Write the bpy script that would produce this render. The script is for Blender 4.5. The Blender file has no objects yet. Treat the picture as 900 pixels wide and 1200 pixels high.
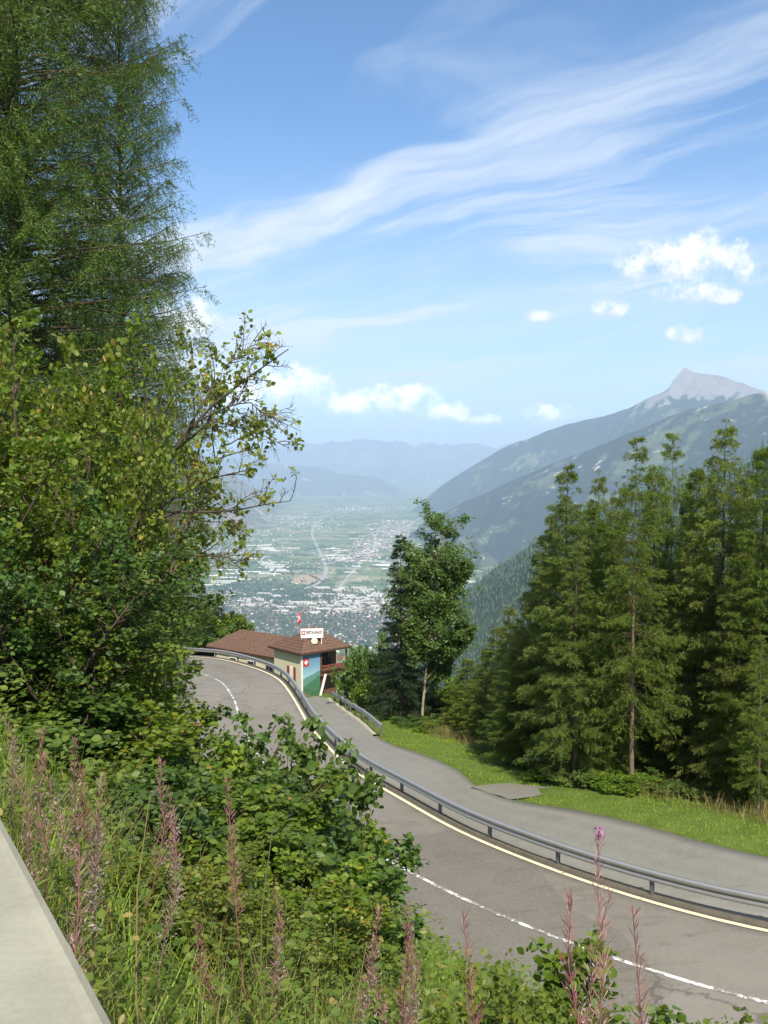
import bpy, bmesh, math, random
import numpy as np

sc = bpy.context.scene
COL = sc.collection
R = math.radians

# ------------------------------------------------------------------ camera, world, sun, exposure
F = 1128.0
PITCH = math.atan(60 / F)
cam_d = bpy.data.cameras.new('camera')
cam = bpy.data.objects.new('camera', cam_d)
COL.objects.link(cam)
cam_d.sensor_fit = 'VERTICAL'
cam_d.angle = 2 * math.atan(600 / F)
cam_d.clip_start = 0.05
cam_d.clip_end = 300000
cam.location = (0, 0, 0)
cam.rotation_euler = (math.pi / 2 - PITCH, 0, 0)
sc.camera = cam

SUN_EL, SUN_AZ = 48.0, 168.0          # azimuth clockwise from the view direction
sun_d = bpy.data.lights.new('sun', 'SUN')
sun_d.energy = 5.0
sun_d.angle = R(0.5)
sun_d.color = (1.0, 0.93, 0.80)
sun = bpy.data.objects.new('sun', sun_d)
COL.objects.link(sun)
sun.rotation_euler = (R(90 - SUN_EL), 0, R(180 - SUN_AZ))

sc.view_settings.view_transform = 'Standard'
sc.view_settings.look = 'None'
sc.view_settings.exposure = 0.6
sc.view_settings.gamma = 1.0
sc.cycles.max_bounces = 8
sc.cycles.diffuse_bounces = 3
sc.cycles.transmission_bounces = 3
sc.cycles.volume_bounces = 1
sc.cycles.use_denoising = True
sc.cycles.sample_clamp_indirect = 6


def ratio(x, y):
    """photo pixel -> (X/Y, Z/Y) of the line of sight"""
    u = (x - 450) / F
    v = -(y - 600) / F
    Y = math.cos(PITCH) + v * math.sin(PITCH)
    Z = -math.sin(PITCH) + v * math.cos(PITCH)
    return u / Y, Z / Y


def at(x, y, d):
    a, b = ratio(x, y)
    return np.array([a * d, d, b * d])


def pix(p):
    """point -> photo pixel"""
    c, s = math.cos(PITCH), math.sin(PITCH)
    dep = p[1] * c - p[2] * s
    up = p[1] * s + p[2] * c
    return 450 + F * p[0] / dep, 600 - F * up / dep


# ------------------------------------------------------------------ node helpers
class NT:
    def __init__(s, tree):
        s.t = tree

    def n(s, typ, **kw):
        nd = s.t.nodes.new(typ)
        for k, v in kw.items():
            setattr(nd, k, v)
        return nd

    def put(s, sock, v):
        if v is None:
            return
        if isinstance(v, bpy.types.NodeSocket):
            s.t.links.new(v, sock)
        else:
            if isinstance(v, (tuple, list)) and len(v) == 3 and sock.type == 'RGBA':
                v = (*v, 1)
            sock.default_value = v

    def m(s, op, a, b=None, c=None, clamp=False):
        nd = s.n('ShaderNodeMath', operation=op, use_clamp=clamp)
        for i, v in enumerate((a, b, c)):
            s.put(nd.inputs[i], v)
        return nd.outputs[0]

    def vm(s, op, a, b=None):
        nd = s.n('ShaderNodeVectorMath', operation=op)
        s.put(nd.inputs[0], a)
        s.put(nd.inputs[1], b)
        return nd.outputs[0]

    def step(s, v, lo, hi, smooth=True):
        nd = s.n('ShaderNodeMapRange')
        nd.interpolation_type = 'SMOOTHSTEP' if smooth else 'LINEAR'
        s.put(nd.inputs[0], v)
        s.put(nd.inputs[1], lo)
        s.put(nd.inputs[2], hi)
        return nd.outputs[0]

    def noise(s, vec, scale, detail=4, rough=0.55, dist=0.0):
        nd = s.n('ShaderNodeTexNoise')
        if vec is not None:
            s.put(nd.inputs['Vector'], vec)
        s.put(nd.inputs['Scale'], scale)
        s.put(nd.inputs['Detail'], detail)
        s.put(nd.inputs['Roughness'], rough)
        s.put(nd.inputs['Distortion'], dist)
        return nd.outputs[0]

    def mix(s, f, a, b, blend='MIX'):
        nd = s.n('ShaderNodeMix', data_type='RGBA', blend_type=blend)
        s.put(nd.inputs[0], f)
        s.put(nd.inputs[6], a)
        s.put(nd.inputs[7], b)
        return nd.outputs[2]

    def map(s, vec, scale=(1, 1, 1), rot=(0, 0, 0), loc=(0, 0, 0)):
        nd = s.n('ShaderNodeMapping')
        s.put(nd.inputs[0], vec)
        nd.inputs[1].default_value = loc
        nd.inputs[2].default_value = rot
        nd.inputs[3].default_value = scale
        return nd.outputs[0]

    def ramp(s, f, stops):
        nd = s.n('ShaderNodeValToRGB')
        s.put(nd.inputs[0], f)
        el = nd.color_ramp.elements
        while len(el) < len(stops):
            el.new(0.5)
        for e, (p, c) in zip(el, stops):
            e.position = p
            e.color = (*c, 1)
        return nd.outputs[0]

    def comb(s, x, y, z):
        nd = s.n('ShaderNodeCombineXYZ')
        for i, v in enumerate((x, y, z)):
            s.put(nd.inputs[i], v)
        return nd.outputs[0]


def build_world():
    w = bpy.data.worlds.new('World')
    sc.world = w
    w.use_nodes = True
    t = w.node_tree
    t.nodes.clear()
    g = NT(t)
    out = g.n('ShaderNodeOutputWorld')
    bg = g.n('ShaderNodeBackground')
    bg.inputs[1].default_value = 0.105
    t.links.new(bg.outputs[0], out.inputs[0])
    sky = g.n('ShaderNodeTexSky', sky_type='NISHITA')
    sky.sun_disc = False
    sky.sun_elevation = R(SUN_EL)
    sky.sun_rotation = R(SUN_AZ)
    sky.altitude = 1300
    sky.air_density = 1.0
    sky.dust_density = 0.6
    sky.ozone_density = 1.2
    tc = g.n('ShaderNodeTexCoord')
    d = tc.outputs['Generated']
    sep = g.n('ShaderNodeSeparateXYZ')
    t.links.new(d, sep.inputs[0])
    x, y, z = sep.outputs
    # high cirrus on a flat layer overhead
    zz = g.m('ADD', g.m('MAXIMUM', z, 0.0), 0.16)
    cu = g.m('DIVIDE', x, zz)
    cv = g.m('DIVIDE', y, zz)
    cp = g.comb(cu, cv, 0.0)
    warp = g.noise(cp, 1.1, 3, 0.5)
    cp2 = g.vm('ADD', cp, g.comb(g.m('MULTIPLY', warp, 0.55), g.m('MULTIPLY', warp, 0.45), 0.0))
    st = g.map(g.map(cp2, (1, 1, 1), (0, 0, R(38))), (0.55, 2.3, 1), (0, 0, 0), (5.3, 0.9, 0))
    n1 = g.noise(st, 1.0, 7, 0.6, 0.4)
    st2 = g.map(g.map(cp2, (1, 1, 1), (0, 0, R(31))), (1.5, 6.5, 1), (0, 0, 0), (0.4, 4.2, 0))
    n2 = g.noise(st2, 1.0, 6, 0.62)
    big = g.noise(g.map(cp, (0.5, 0.6, 1), (0, 0, 0), (7.3, 2.2, 0)), 1.0, 2, 0.5)
    c1 = g.step(g.m('ADD', g.m('MULTIPLY', n1, 0.75), g.m('MULTIPLY', big, 0.45)), 0.50, 0.71)
    c2 = g.m('MULTIPLY', g.step(n2, 0.42, 0.72), g.step(big, 0.36, 0.56))
    cir = g.m('ADD', g.m('MULTIPLY', c1, 0.85), g.m('MULTIPLY', c2, 0.60), clamp=True)
    low = g.step(z, 0.36, 0.02)            # veil thickens to the horizon
    veil = g.m('MULTIPLY', low, 0.52)
    cir = g.m('MULTIPLY', g.m('MAXIMUM', cir, g.m('ADD', veil, g.m('MULTIPLY', cir, 0.4))), 0.9, clamp=True)
    base = sky.outputs[0]
    base = g.mix(1.0, base, (0.62, 0.93, 1.14), 'MULTIPLY')
    col = g.mix(cir, base, (5.7, 6.15, 6.8))
    # cumulus along the valley
    ys = g.m('MAXIMUM', y, 0.05)
    u = g.m('DIVIDE', x, ys)
    v = g.m('DIVIDE', z, ys)
    uv = g.comb(u, v, 0.0)
    wob = g.noise(uv, 60, 6, 0.62)
    wob2 = g.noise(g.map(uv, loc=(5, 9, 0)), 24, 4, 0.55)
    lobes = [(738, 318, 27, 13), (770, 305, 28, 17), (800, 315, 40, 19), (827, 300, 26, 20), (853, 306, 26, 18),
             (812, 345, 36, 13), (845, 348, 22, 9), (884, 324, 26, 12), (715, 363, 18, 9), (632, 371, 13, 7),
             (803, 394, 19, 10), (650, 489, 30, 11), (330, 458, 52, 20), (350, 448, 30, 14), (285, 462, 40, 20), (462, 471, 46, 15),
             (478, 463, 25, 10), (418, 477, 32, 12), (522, 484, 28, 10), (560, 492, 22, 6), (215, 380, 36, 24), (205, 440, 50, 18),
             (110, 250, 60, 14), (45, 242, 30, 12), (-60, 300, 60, 20), (990, 420, 60, 20), (1060, 330, 70, 25)]
    Fm = None
    Vm = None
    for (px, py, rx, ry) in lobes:
        a, b = ratio(px, py)
        rx, ry = rx * 1.25, ry * 1.4
        du = g.m('MULTIPLY', g.m('SUBTRACT', u, a), F / rx)
        dv0 = g.m('MULTIPLY', g.m('SUBTRACT', v, b), F / ry)
        dv = g.m('MULTIPLY', dv0, g.m('ADD', 1.0, g.m('MULTIPLY', g.m('LESS_THAN', dv0, 0.0), 0.35)))
        q = g.m('SUBTRACT', 1.0, g.m('ADD', g.m('MULTIPLY', du, du), g.m('MULTIPLY', dv, dv)))
        Fm = q if Fm is None else g.m('SMOOTH_MAX', Fm, q, 0.25)
        sh = g.m('ADD', q, g.m('MULTIPLY', dv0, 0.9))
        Vm = sh if Vm is None else g.m('MAXIMUM', Vm, sh)
    nz = g.m('ADD', g.m('MULTIPLY', g.m('SUBTRACT', wob, 0.5), 3.8), g.m('MULTIPLY', g.m('SUBTRACT', wob2, 0.5), 3.0))
    F2 = g.m('ADD', Fm, nz)
    mask = g.m('MULTIPLY', g.step(F2, -0.25, 1.25), g.m('GREATER_THAN', y, 0.06))
    shade = g.step(g.m('ADD', Vm, g.m('MULTIPLY', nz, 0.9)), -0.4, 1.7)
    ccol = g.mix(shade, (4.9, 5.3, 5.9), (8.4, 8.2, 7.9))
    lowk = g.m('ADD', 1.0, g.m('MULTIPLY', g.step(v, 0.13, 0.04), 0.75))
    ccol = g.mix(1.0, ccol, g.comb(lowk, lowk, lowk), 'MULTIPLY')
    col = g.mix(g.m('MULTIPLY', mask, 0.93), col, ccol)
    t.links.new(col, bg.inputs[0])


build_world()


# ------------------------------------------------------------------ mesh and object helpers
def tag(o, label=None, cat=None, group=None, kind=None):
    if label:
        o['label'] = label
    if cat:
        o['category'] = cat
    if group:
        o['group'] = group
    if kind:
        o['kind'] = kind
    return o


def mesh_np(name, V, T, mats, midx=None, rnd=None, smooth=False):
    """V (n,3); T (m,k) constant polygon size"""
    V = np.asarray(V, dtype=np.float32)
    T = np.asarray(T, dtype=np.int32)
    me = bpy.data.meshes.new(name)
    me.vertices.add(len(V))
    me.vertices.foreach_set('co', V.ravel())
    m, k = T.shape
    me.loops.add(m * k)
    me.loops.foreach_set('vertex_index', T.ravel())
    me.polygons.add(m)
    me.polygons.foreach_set('loop_start', np.arange(0, m * k, k, dtype=np.int32))
    me.polygons.foreach_set('loop_total', np.full(m, k, dtype=np.int32))
    if midx is not None:
        me.polygons.foreach_set('material_index', np.asarray(midx, dtype=np.int32))
    if smooth:
        me.polygons.foreach_set('use_smooth', np.ones(m, dtype=bool))
    if rnd is not None:
        a = me.attributes.new('rnd', 'FLOAT', 'POINT')
        a.data.foreach_set('value', np.asarray(rnd, dtype=np.float32))
    for mt in (mats if isinstance(mats, (list, tuple)) else [mats]):
        me.materials.append(mt)
    me.update(calc_edges=True)
    return me


def link(name, me, parent=None):
    o = bpy.data.objects.new(name, me)
    COL.objects.link(o)
    if parent is not None:
        o.parent = parent
    return o


def empty(name, loc=(0, 0, 0), rz=0.0):
    o = bpy.data.objects.new(name, None)
    o.empty_display_size = 0.2
    COL.objects.link(o)
    o.location = loc
    o.rotation_euler = (0, 0, rz)
    return o


def copy_tree(o, parent=None):
    c = o.copy()
    COL.objects.link(c)
    c.parent = parent
    for ch in o.children:
        copy_tree(ch, c)
    return c


def bm_mesh(name, bm, mats, smooth=False):
    me = bpy.data.meshes.new(name)
    bm.normal_update()
    bm.to_mesh(me)
    bm.free()
    for mt in (mats if isinstance(mats, (list, tuple)) else [mats]):
        me.materials.append(mt)
    if smooth:
        for p in me.polygons:
            p.use_smooth = True
    return me


def bm_box(bm, c, size, rz=0.0, bevel=0.0, axes=None):
    """box centred at c; axes: optional 3 unit vectors"""
    r = bmesh.ops.create_cube(bm, size=1.0)
    vs = r['verts']
    c = np.asarray(c, float)
    if axes is None:
        ca, sa = math.cos(rz), math.sin(rz)
        axes = ((ca, sa, 0), (-sa, ca, 0), (0, 0, 1))
    A = np.array(axes, float)
    for v in vs:
        l = np.array(v.co) * np.array(size)
        v.co = c + l[0] * A[0] + l[1] * A[1] + l[2] * A[2]
    if bevel > 0:
        es = list({e for v in vs for e in v.link_edges})
        bmesh.ops.bevel(bm, geom=es, offset=bevel, segments=2, affect='EDGES', profile=0.6)
    return vs


def bm_prism(bm, pts, vec):
    """polygon pts extruded by vec"""
    a = [bm.verts.new(p) for p in pts]
    b = [bm.verts.new(np.asarray(p) + np.asarray(vec)) for p in pts]
    n = len(a)
    bm.faces.new(a[::-1])
    bm.faces.new(b)
    for i in range(n):
        bm.faces.new((a[i], a[(i + 1) % n], b[(i + 1) % n], b[i]))


def tubes(P, Rr, n=5):
    """P (M,K,3) polylines, Rr (M,K) radii -> V, T(quads)"""
    P = np.asarray(P, float)
    Rr = np.asarray(Rr, float)
    M_, K, _ = P.shape
    tan = np.gradient(P, axis=1)
    tan /= np.linalg.norm(tan, axis=2, keepdims=True) + 1e-9
    ref = np.where(np.abs(tan[..., 2:3]) > 0.85, np.array([1.0, 0, 0]), np.array([0, 0, 1.0]))
    s = np.cross(tan, ref)
    s /= np.linalg.norm(s, axis=2, keepdims=True) + 1e-9
    t2 = np.cross(tan, s)
    ang = np.linspace(0, 2 * np.pi, n, endpoint=False)
    ring = (s[:, :, None, :] * np.cos(ang)[None, None, :, None] + t2[:, :, None, :] * np.sin(ang)[None, None, :, None])
    V = P[:, :, None, :] + ring * Rr[:, :, None, None]
    idx = np.arange(M_ * K * n).reshape(M_, K, n)
    a = idx[:, :-1, :]
    b = np.roll(idx, -1, axis=2)[:, :-1, :]
    c = np.roll(idx, -1, axis=2)[:, 1:, :]
    d = idx[:, 1:, :]
    T = np.stack([a, b, c, d], axis=-1).reshape(-1, 4)
    return V.reshape(-1, 3), T


class Acc:
    """collects triangles/quads pieces (all as the same polygon size)"""
    def __init__(s, k):
        s.k, s.V, s.T, s.M, s.Rn, s.n = k, [], [], [], [], 0

    def add(s, V, T, mi=0, rnd=0.5):
        V = np.asarray(V)
        s.V.append(V)
        s.T.append(np.asarray(T) + s.n)
        s.M.append(np.full(len(T), mi))
        s.Rn.append(np.broadcast_to(np.asarray(rnd, dtype=float), (len(V),)).copy())
        s.n += len(V)

    def mesh(s, name, mats, smooth=False):
        return mesh_np(name, np.concatenate(s.V), np.concatenate(s.T), mats, np.concatenate(s.M), np.concatenate(s.Rn), smooth)


def unit(v):
    v = np.asarray(v, float)
    return v / (np.linalg.norm(v, axis=-1, keepdims=True) + 1e-9)


# leaf templates: x side, y along, z normal
HAZEL_V = np.array([(0, 0, 0), (0.36, 0.22, 0.06), (0.46, 0.58, 0.05), (0.0, 1.0, -0.08), (-0.46, 0.58, 0.05), (-0.36, 0.22, 0.06), (0, 0.52, -0.03)])
HAZEL_T = np.array([(0, 1, 6), (1, 2, 6), (2, 3, 6), (3, 4, 6), (4, 5, 6), (5, 0, 6)])
TRI_V = np.array([(-0.5, 0.25, 0), (0.5, 0.25, 0), (0, 1.0, 0.05)])
TRI_T = np.array([(0, 1, 2)])
DIAM_V = np.array([(0, 0, 0), (0.5, 0.5, 0.04), (0, 1, 0), (-0.5, 0.5, 0.04)])
DIAM_T = np.array([(0, 1, 2), (0, 2, 3)])
BLADE_V = np.array([(-0.5, 0, 0), (0.5, 0, 0), (0.32, 0.55, 0.10), (-0.32, 0.55, 0.10), (0, 1.0, 0.34)])
BLADE_T = np.array([(0, 1, 2), (0, 2, 3), (3, 2, 4)])


def place(TV, TT, P, D, N, L, W=None, rnd=None):
    """instances of a template: along D, normal N, length L, width W"""
    P, D, N = np.asarray(P, float), unit(D), np.asarray(N, float)
    X = unit(np.cross(D, N))
    Z = np.cross(X, D)
    L = np.broadcast_to(np.asarray(L, float), (len(P),))
    W = L if W is None else np.broadcast_to(np.asarray(W, float), (len(P),))
    V = (P[:, None, :] + X[:, None, :] * (TV[None, :, 0:1] * W[:, None, None]) + D[:, None, :] * (TV[None, :, 1:2] * L[:, None, None])
         + Z[:, None, :] * (TV[None, :, 2:3] * L[:, None, None]))
    k = len(TV)
    T = (TT[None] + (np.arange(len(P)) * k)[:, None, None]).reshape(-1, 3)
    rr = np.repeat(rnd, k) if rnd is not None else None
    return V.reshape(-1, 3), T, rr


def catmull(pts, step=1.0):
    pts = np.asarray(pts, float)
    P = np.vstack([2 * pts[0] - pts[1], pts, 2 * pts[-1] - pts[-2]])
    out = []
    for i in range(1, len(P) - 2):
        n = max(2, int(np.linalg.norm(P[i + 1] - P[i]) / (step * 0.2)))
        t = np.linspace(0, 1, n, endpoint=False)[:, None]
        out.append(0.5 * (2 * P[i] + (P[i + 1] - P[i - 1]) * t + (2 * P[i - 1] - 5 * P[i] + 4 * P[i + 1] - P[i + 2]) * t ** 2
                          + (3 * P[i] - P[i - 1] - 3 * P[i + 1] + P[i + 2]) * t ** 3))
    out.append(P[-2:-1])
    Q = np.concatenate(out)
    s = np.concatenate([[0], np.cumsum(np.linalg.norm(np.diff(Q, axis=0), axis=1))])
    u = np.arange(0, s[-1], step)
    return np.stack([np.interp(u, s, Q[:, k]) for k in range(3)], 1)


def smooth_line(Q, it=6):
    Q = Q.copy()
    for _ in range(it):
        Q[1:-1] = 0.25 * Q[:-2] + 0.5 * Q[1:-1] + 0.25 * Q[2:]
    return Q


def side_normals(Q):
    t = np.gradient(Q[:, :2], axis=0)
    t /= np.linalg.norm(t, axis=1, keepdims=True) + 1e-9
    return np.stack([-t[:, 1], t[:, 0]], 1), t      # left of travel


def vnoise(P, seed=0):
    """value noise in 2D, -1..1"""
    P = np.asarray(P, float)
    i = np.floor(P).astype(np.int64)
    f = P - i
    f = f * f * (3 - 2 * f)

    def h(a, b):
        q = (a * 374761393 + b * 668265263 + seed * 974634777) & 0xFFFFFFFF
        q = ((q ^ (q >> 13)) * 1274126177) & 0xFFFFFFFF
        q = q ^ (q >> 16)
        return (q & 0xFFFF) / 32767.5 - 1
    a, b = i[..., 0], i[..., 1]
    return ((h(a, b) * (1 - f[..., 0]) + h(a + 1, b) * f[..., 0]) * (1 - f[..., 1])
            + (h(a, b + 1) * (1 - f[..., 0]) + h(a + 1, b + 1) * f[..., 0]) * f[..., 1])


def fbm(P, oct=5, gain=0.5, seed=0, ridged=False):
    P = np.asarray(P, float)
    s, a, t = 0, 1.0, 0
    for o in range(oct):
        n = vnoise(P * 2 ** o + 17.3 * o, seed + o)
        s = s + a * ((1 - 2 * np.abs(n)) if ridged else n)
        t += a
        a *= gain
    return s / t


# ------------------------------------------------------------------ materials
def mat(name, build):
    m = bpy.data.materials.new(name)
    m.use_nodes = True
    t = m.node_tree
    t.nodes.clear()
    g = NT(t)
    out = g.n('ShaderNodeOutputMaterial')
    b = g.n('ShaderNodeBsdfPrincipled')
    t.links.new(b.outputs[0], out.inputs[0])
    g.b, g.out = b, out
    tc = g.n('ShaderNodeTexCoord')
    g.obj = tc.outputs['Object']
    build(g)
    return m


def bump(g, h, strength=0.4, dist=0.02):
    nd = g.n('ShaderNodeBump')
    nd.inputs['Strength'].default_value = strength
    nd.inputs['Distance'].default_value = dist
    g.put(nd.inputs['Height'], h)
    g.t.links.new(nd.outputs[0], g.b.inputs['Normal'])


def simple(name, col, rough=0.6, metal=0.0, var=0.15, scale=6.0, spec=0.4, bmp=0.0):
    def f(g):
        n = g.noise(g.obj, scale, 5, 0.6)
        c = g.mix(n, tuple(x * (1 - var) for x in col), tuple(min(1, x * (1 + var)) for x in col))
        g.put(g.b.inputs['Base Color'], c)
        g.b.inputs['Roughness'].default_value = rough
        g.b.inputs['Metallic'].default_value = metal
        g.b.inputs['Specular IOR Level'].default_value = spec
        if bmp:
            bump(g, g.noise(g.obj, scale * 6, 4, 0.6), bmp, 0.01)
    return mat(name, f)


def leafmat(name, stops, trans=0.35, tcol=(0.20, 0.30, 0.03), rough=0.5, spec=0.35):
    def f(g):
        at_ = g.n('ShaderNodeAttribute', attribute_name='rnd')
        c = g.ramp(at_.outputs['Fac'], stops)
        oi = g.n('ShaderNodeObjectInfo').outputs['Random']
        kx = g.m('ADD', 0.80, g.m('MULTIPLY', oi, 0.42))
        c = g.mix(1.0, c, g.comb(g.m('MULTIPLY', kx, g.m('ADD', 0.90, g.m('MULTIPLY', g.m('FRACT', g.m('MULTIPLY', oi, 7.31)), 0.22))), kx, kx), 'MULTIPLY')
        g.put(g.b.inputs['Base Color'], c)
        g.b.inputs['Roughness'].default_value = rough
        g.b.inputs['Specular IOR Level'].default_value = spec
        tr = g.n('ShaderNodeBsdfTranslucent')
        g.put(tr.inputs[0], g.mix(0.5, c, tcol))
        mx = g.n('ShaderNodeMixShader')
        mx.inputs[0].default_value = trans
        g.t.links.new(g.b.outputs[0], mx.inputs[1])
        g.t.links.new(tr.outputs[0], mx.inputs[2])
        g.t.links.new(mx.outputs[0], g.out.inputs[0])
    return mat(name, f)


def asphalt(name, lo, hi, tint):
    def f(g):
        wa = g.n('ShaderNodeAttribute', attribute_name='rnd').outputs['Fac']
        big = g.noise(g.map(g.obj, (0.10, 0.05, 0.1)), 1.0, 4, 0.6, 0.5)
        mid = g.noise(g.obj, 1.3, 5, 0.65)
        fine = g.noise(g.obj, 45, 3, 0.7)
        v = g.m('ADD', g.m('MULTIPLY', big, 0.55), g.m('MULTIPLY', mid, 0.35))
        v = g.m('ADD', v, g.m('MULTIPLY', fine, 0.25))
        c = g.mix(g.step(v, 0.42, 0.72), lo, hi)
        trk = g.m('POWER', g.m('ABSOLUTE', g.m('SINE', g.m('MULTIPLY', g.m('ADD', wa, g.m('MULTIPLY', big, 0.03)), 12.566))), 3.0)
        c = g.mix(g.m('MULTIPLY', trk, 0.13), c, tuple(x * 1.28 for x in hi))
        edge = g.m('MULTIPLY', g.step(g.m('ABSOLUTE', g.m('SUBTRACT', wa, 0.5)), 0.43, 0.5), g.step(mid, 0.38, 0.6))
        c = g.mix(g.m('MULTIPLY', edge, 0.55), c, (0.17, 0.145, 0.10))
        pt = g.n('ShaderNodeTexVoronoi', distance='CHEBYCHEV')
        g.put(pt.inputs['Vector'], g.map(g.obj, (0.16, 0.055, 0.1), (0, 0, R(28))))
        pt.inputs['Scale'].default_value = 1.0
        sc3 = g.n('ShaderNodeSeparateColor')
        g.t.links.new(pt.outputs['Color'], sc3.inputs[0])
        c = g.mix(g.m('MULTIPLY', g.step(sc3.outputs[0], 0.74, 0.76), 0.42), c, tuple(x * 0.72 for x in lo))
        st = g.noise(g.map(g.obj, (0.35, 0.9, 1), (0, 0, R(30))), 0.8, 6, 0.7, 1.2)
        c = g.mix(g.m('MULTIPLY', g.step(st, 0.54, 0.68), 0.70), c, tint)
        sp = g.noise(g.obj, 9, 6, 0.8)
        c = g.mix(g.m('MULTIPLY', g.step(sp, 0.42, 0.7), 0.40), c, tuple(x * 1.35 for x in hi))
        vo = g.n('ShaderNodeTexVoronoi', feature='DISTANCE_TO_EDGE')
        g.put(vo.inputs['Vector'], g.vm('ADD', g.obj, g.comb(g.m('MULTIPLY', mid, 1.6), g.m('MULTIPLY', st, 1.6), 0)))
        vo.inputs['Scale'].default_value = 0.16
        crack = g.m('MULTIPLY', g.step(vo.outputs[0], 0.014, 0.004), g.step(big, 0.5, 0.56))
        c = g.mix(g.m('MULTIPLY', crack, 0.5), c, tuple(x * 0.35 for x in lo))
        g.put(g.b.inputs['Base Color'], c)
        g.b.inputs['Roughness'].default_value = 0.85
        g.b.inputs['Specular IOR Level'].default_value = 0.25
        bump(g, fine, 0.35, 0.01)
    return mat(name, f)


M = {}
M['asphalt'] = asphalt('asphalt_main', (0.145, 0.130, 0.108), (0.205, 0.188, 0.160), (0.115, 0.098, 0.078))
M['asphalt_side'] = asphalt('asphalt_side', (0.165, 0.157, 0.135), (0.215, 0.206, 0.182), (0.145, 0.137, 0.115))


def paint(name, col, under, amount, sc_=9.0):
    def f(g):
        n = g.noise(g.obj, sc_, 5, 0.7)
        n2 = g.noise(g.obj, 1.1, 3, 0.6)
        w = g.step(g.m('ADD', g.m('MULTIPLY', n, 0.7), g.m('MULTIPLY', n2, 0.5)), amount, amount + 0.12)
        g.put(g.b.inputs['Base Color'], g.mix(w, col, under))
        g.b.inputs['Roughness'].default_value = 0.7
    return mat(name, f)


M['line_cream'] = paint('worn_cream_paint', (0.72, 0.62, 0.42), (0.22, 0.19, 0.15), 0.66)
M['line_white'] = paint('worn_white_paint', (0.78, 0.76, 0.72), (0.19, 0.17, 0.15), 0.515, 7.0)
M['kerb'] = simple('kerb_concrete', (0.12, 0.105, 0.08), 0.9, 0, 0.45, 3.0, 0.2, 0.3)
M['galv'] = simple('galvanised_steel', (0.40, 0.39, 0.38), 0.42, 0.65, 0.12, 5.0, 0.5)
M['postm'] = simple('post_steel', (0.16, 0.16, 0.17), 0.6, 0.5, 0.2, 5.0, 0.4)


def concrete_f(g):
    n = g.noise(g.obj, 2.5, 6, 0.65)
    f1 = g.noise(g.obj, 60, 4, 0.7)
    c = g.mix(g.step(g.m('ADD', g.m('MULTIPLY', n, 0.7), g.m('MULTIPLY', f1, 0.3)), 0.3, 0.72), (0.23, 0.22, 0.172), (0.33, 0.315, 0.25))
    vo = g.n('ShaderNodeTexVoronoi')
    g.put(vo.inputs['Vector'], g.obj)
    vo.inputs['Scale'].default_value = 9
    pit = g.m('MULTIPLY', g.step(vo.outputs['Distance'], 0.10, 0.05), g.step(g.noise(g.obj, 7, 2), 0.50, 0.56))
    c = g.mix(g.m('MULTIPLY', pit, 0.75), c, (0.07, 0.065, 0.06))
    st = g.noise(g.map(g.obj, (7, 1.2, 1)), 1.5, 5, 0.6)
    c = g.mix(g.m('MULTIPLY', g.step(st, 0.50, 0.70), 0.55), c, (0.22, 0.215, 0.16))
    g.put(g.b.inputs['Base Color'], c)
    g.b.inputs['Roughness'].default_value = 0.85
    bump(g, g.m('SUBTRACT', f1, pit), 0.3, 0.004)


M['concrete'] = mat('weathered_concrete', concrete_f)


def soil_f(g):
    n = g.noise(g.obj, 0.9, 6, 0.65)
    n2 = g.noise(g.obj, 9, 4, 0.7)
    c = g.ramp(g.m('ADD', g.m('MULTIPLY', n, 0.6), g.m('MULTIPLY', n2, 0.4)),
               [(0.3, (0.055, 0.085, 0.016)), (0.5, (0.09, 0.135, 0.024)), (0.7, (0.14, 0.16, 0.045))])
    g.put(g.b.inputs['Base Color'], c)
    g.b.inputs['Roughness'].default_value = 0.95
    g.b.inputs['Specular IOR Level'].default_value = 0.1
    bump(g, n2, 0.6, 0.06)


M['soil'] = mat('grassy_soil', soil_f)
M['bark'] = simple('bark_grey_brown', (0.085, 0.066, 0.050), 0.9, 0, 0.5, 9, 0.15, 0.6)
M['bark_pale'] = simple('bark_pale', (0.30, 0.25, 0.18), 0.85, 0, 0.45, 4, 0.2, 0.4)
M['bark_larch'] = simple('larch_bark', (0.165, 0.125, 0.092), 0.9, 0, 0.5, 6, 0.15, 0.5)
M['twig'] = simple('twig_brown', (0.10, 0.07, 0.045), 0.85, 0, 0.4, 9, 0.15)
M['leaf_hazel'] = leafmat('hazel_leaf', [(0.0, (0.055, 0.105, 0.012)), (0.45, (0.115, 0.190, 0.018)), (0.85, (0.19, 0.255, 0.026)), (0.97, (0.27, 0.27, 0.035)), (1.0, (0.32, 0.22, 0.05))], 0.4, (0.28, 0.36, 0.02))
M['leaf_light'] = leafmat('sallow_leaf', [(0.0, (0.070, 0.110, 0.014)), (0.45, (0.130, 0.180, 0.020)), (0.85, (0.20, 0.24, 0.03)), (0.97, (0.30, 0.28, 0.04)), (1.0, (0.34, 0.23, 0.06))], 0.4, (0.30, 0.36, 0.02))
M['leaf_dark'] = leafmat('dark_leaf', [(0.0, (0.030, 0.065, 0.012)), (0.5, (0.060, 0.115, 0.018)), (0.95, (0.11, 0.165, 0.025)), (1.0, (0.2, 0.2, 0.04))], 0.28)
M['leaf_aspen'] = leafmat('aspen_leaf', [(0.0, (0.050, 0.098, 0.018)), (0.5, (0.105, 0.175, 0.034)), (1.0, (0.190, 0.25, 0.06))], 0.4, (0.28, 0.38, 0.05))
M['needle_near'] = leafmat('near_larch_needles', [(0.0, (0.036, 0.066, 0.012)), (0.5, (0.078, 0.122, 0.018)), (1.0, (0.145, 0.185, 0.028))], 0.3)
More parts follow.
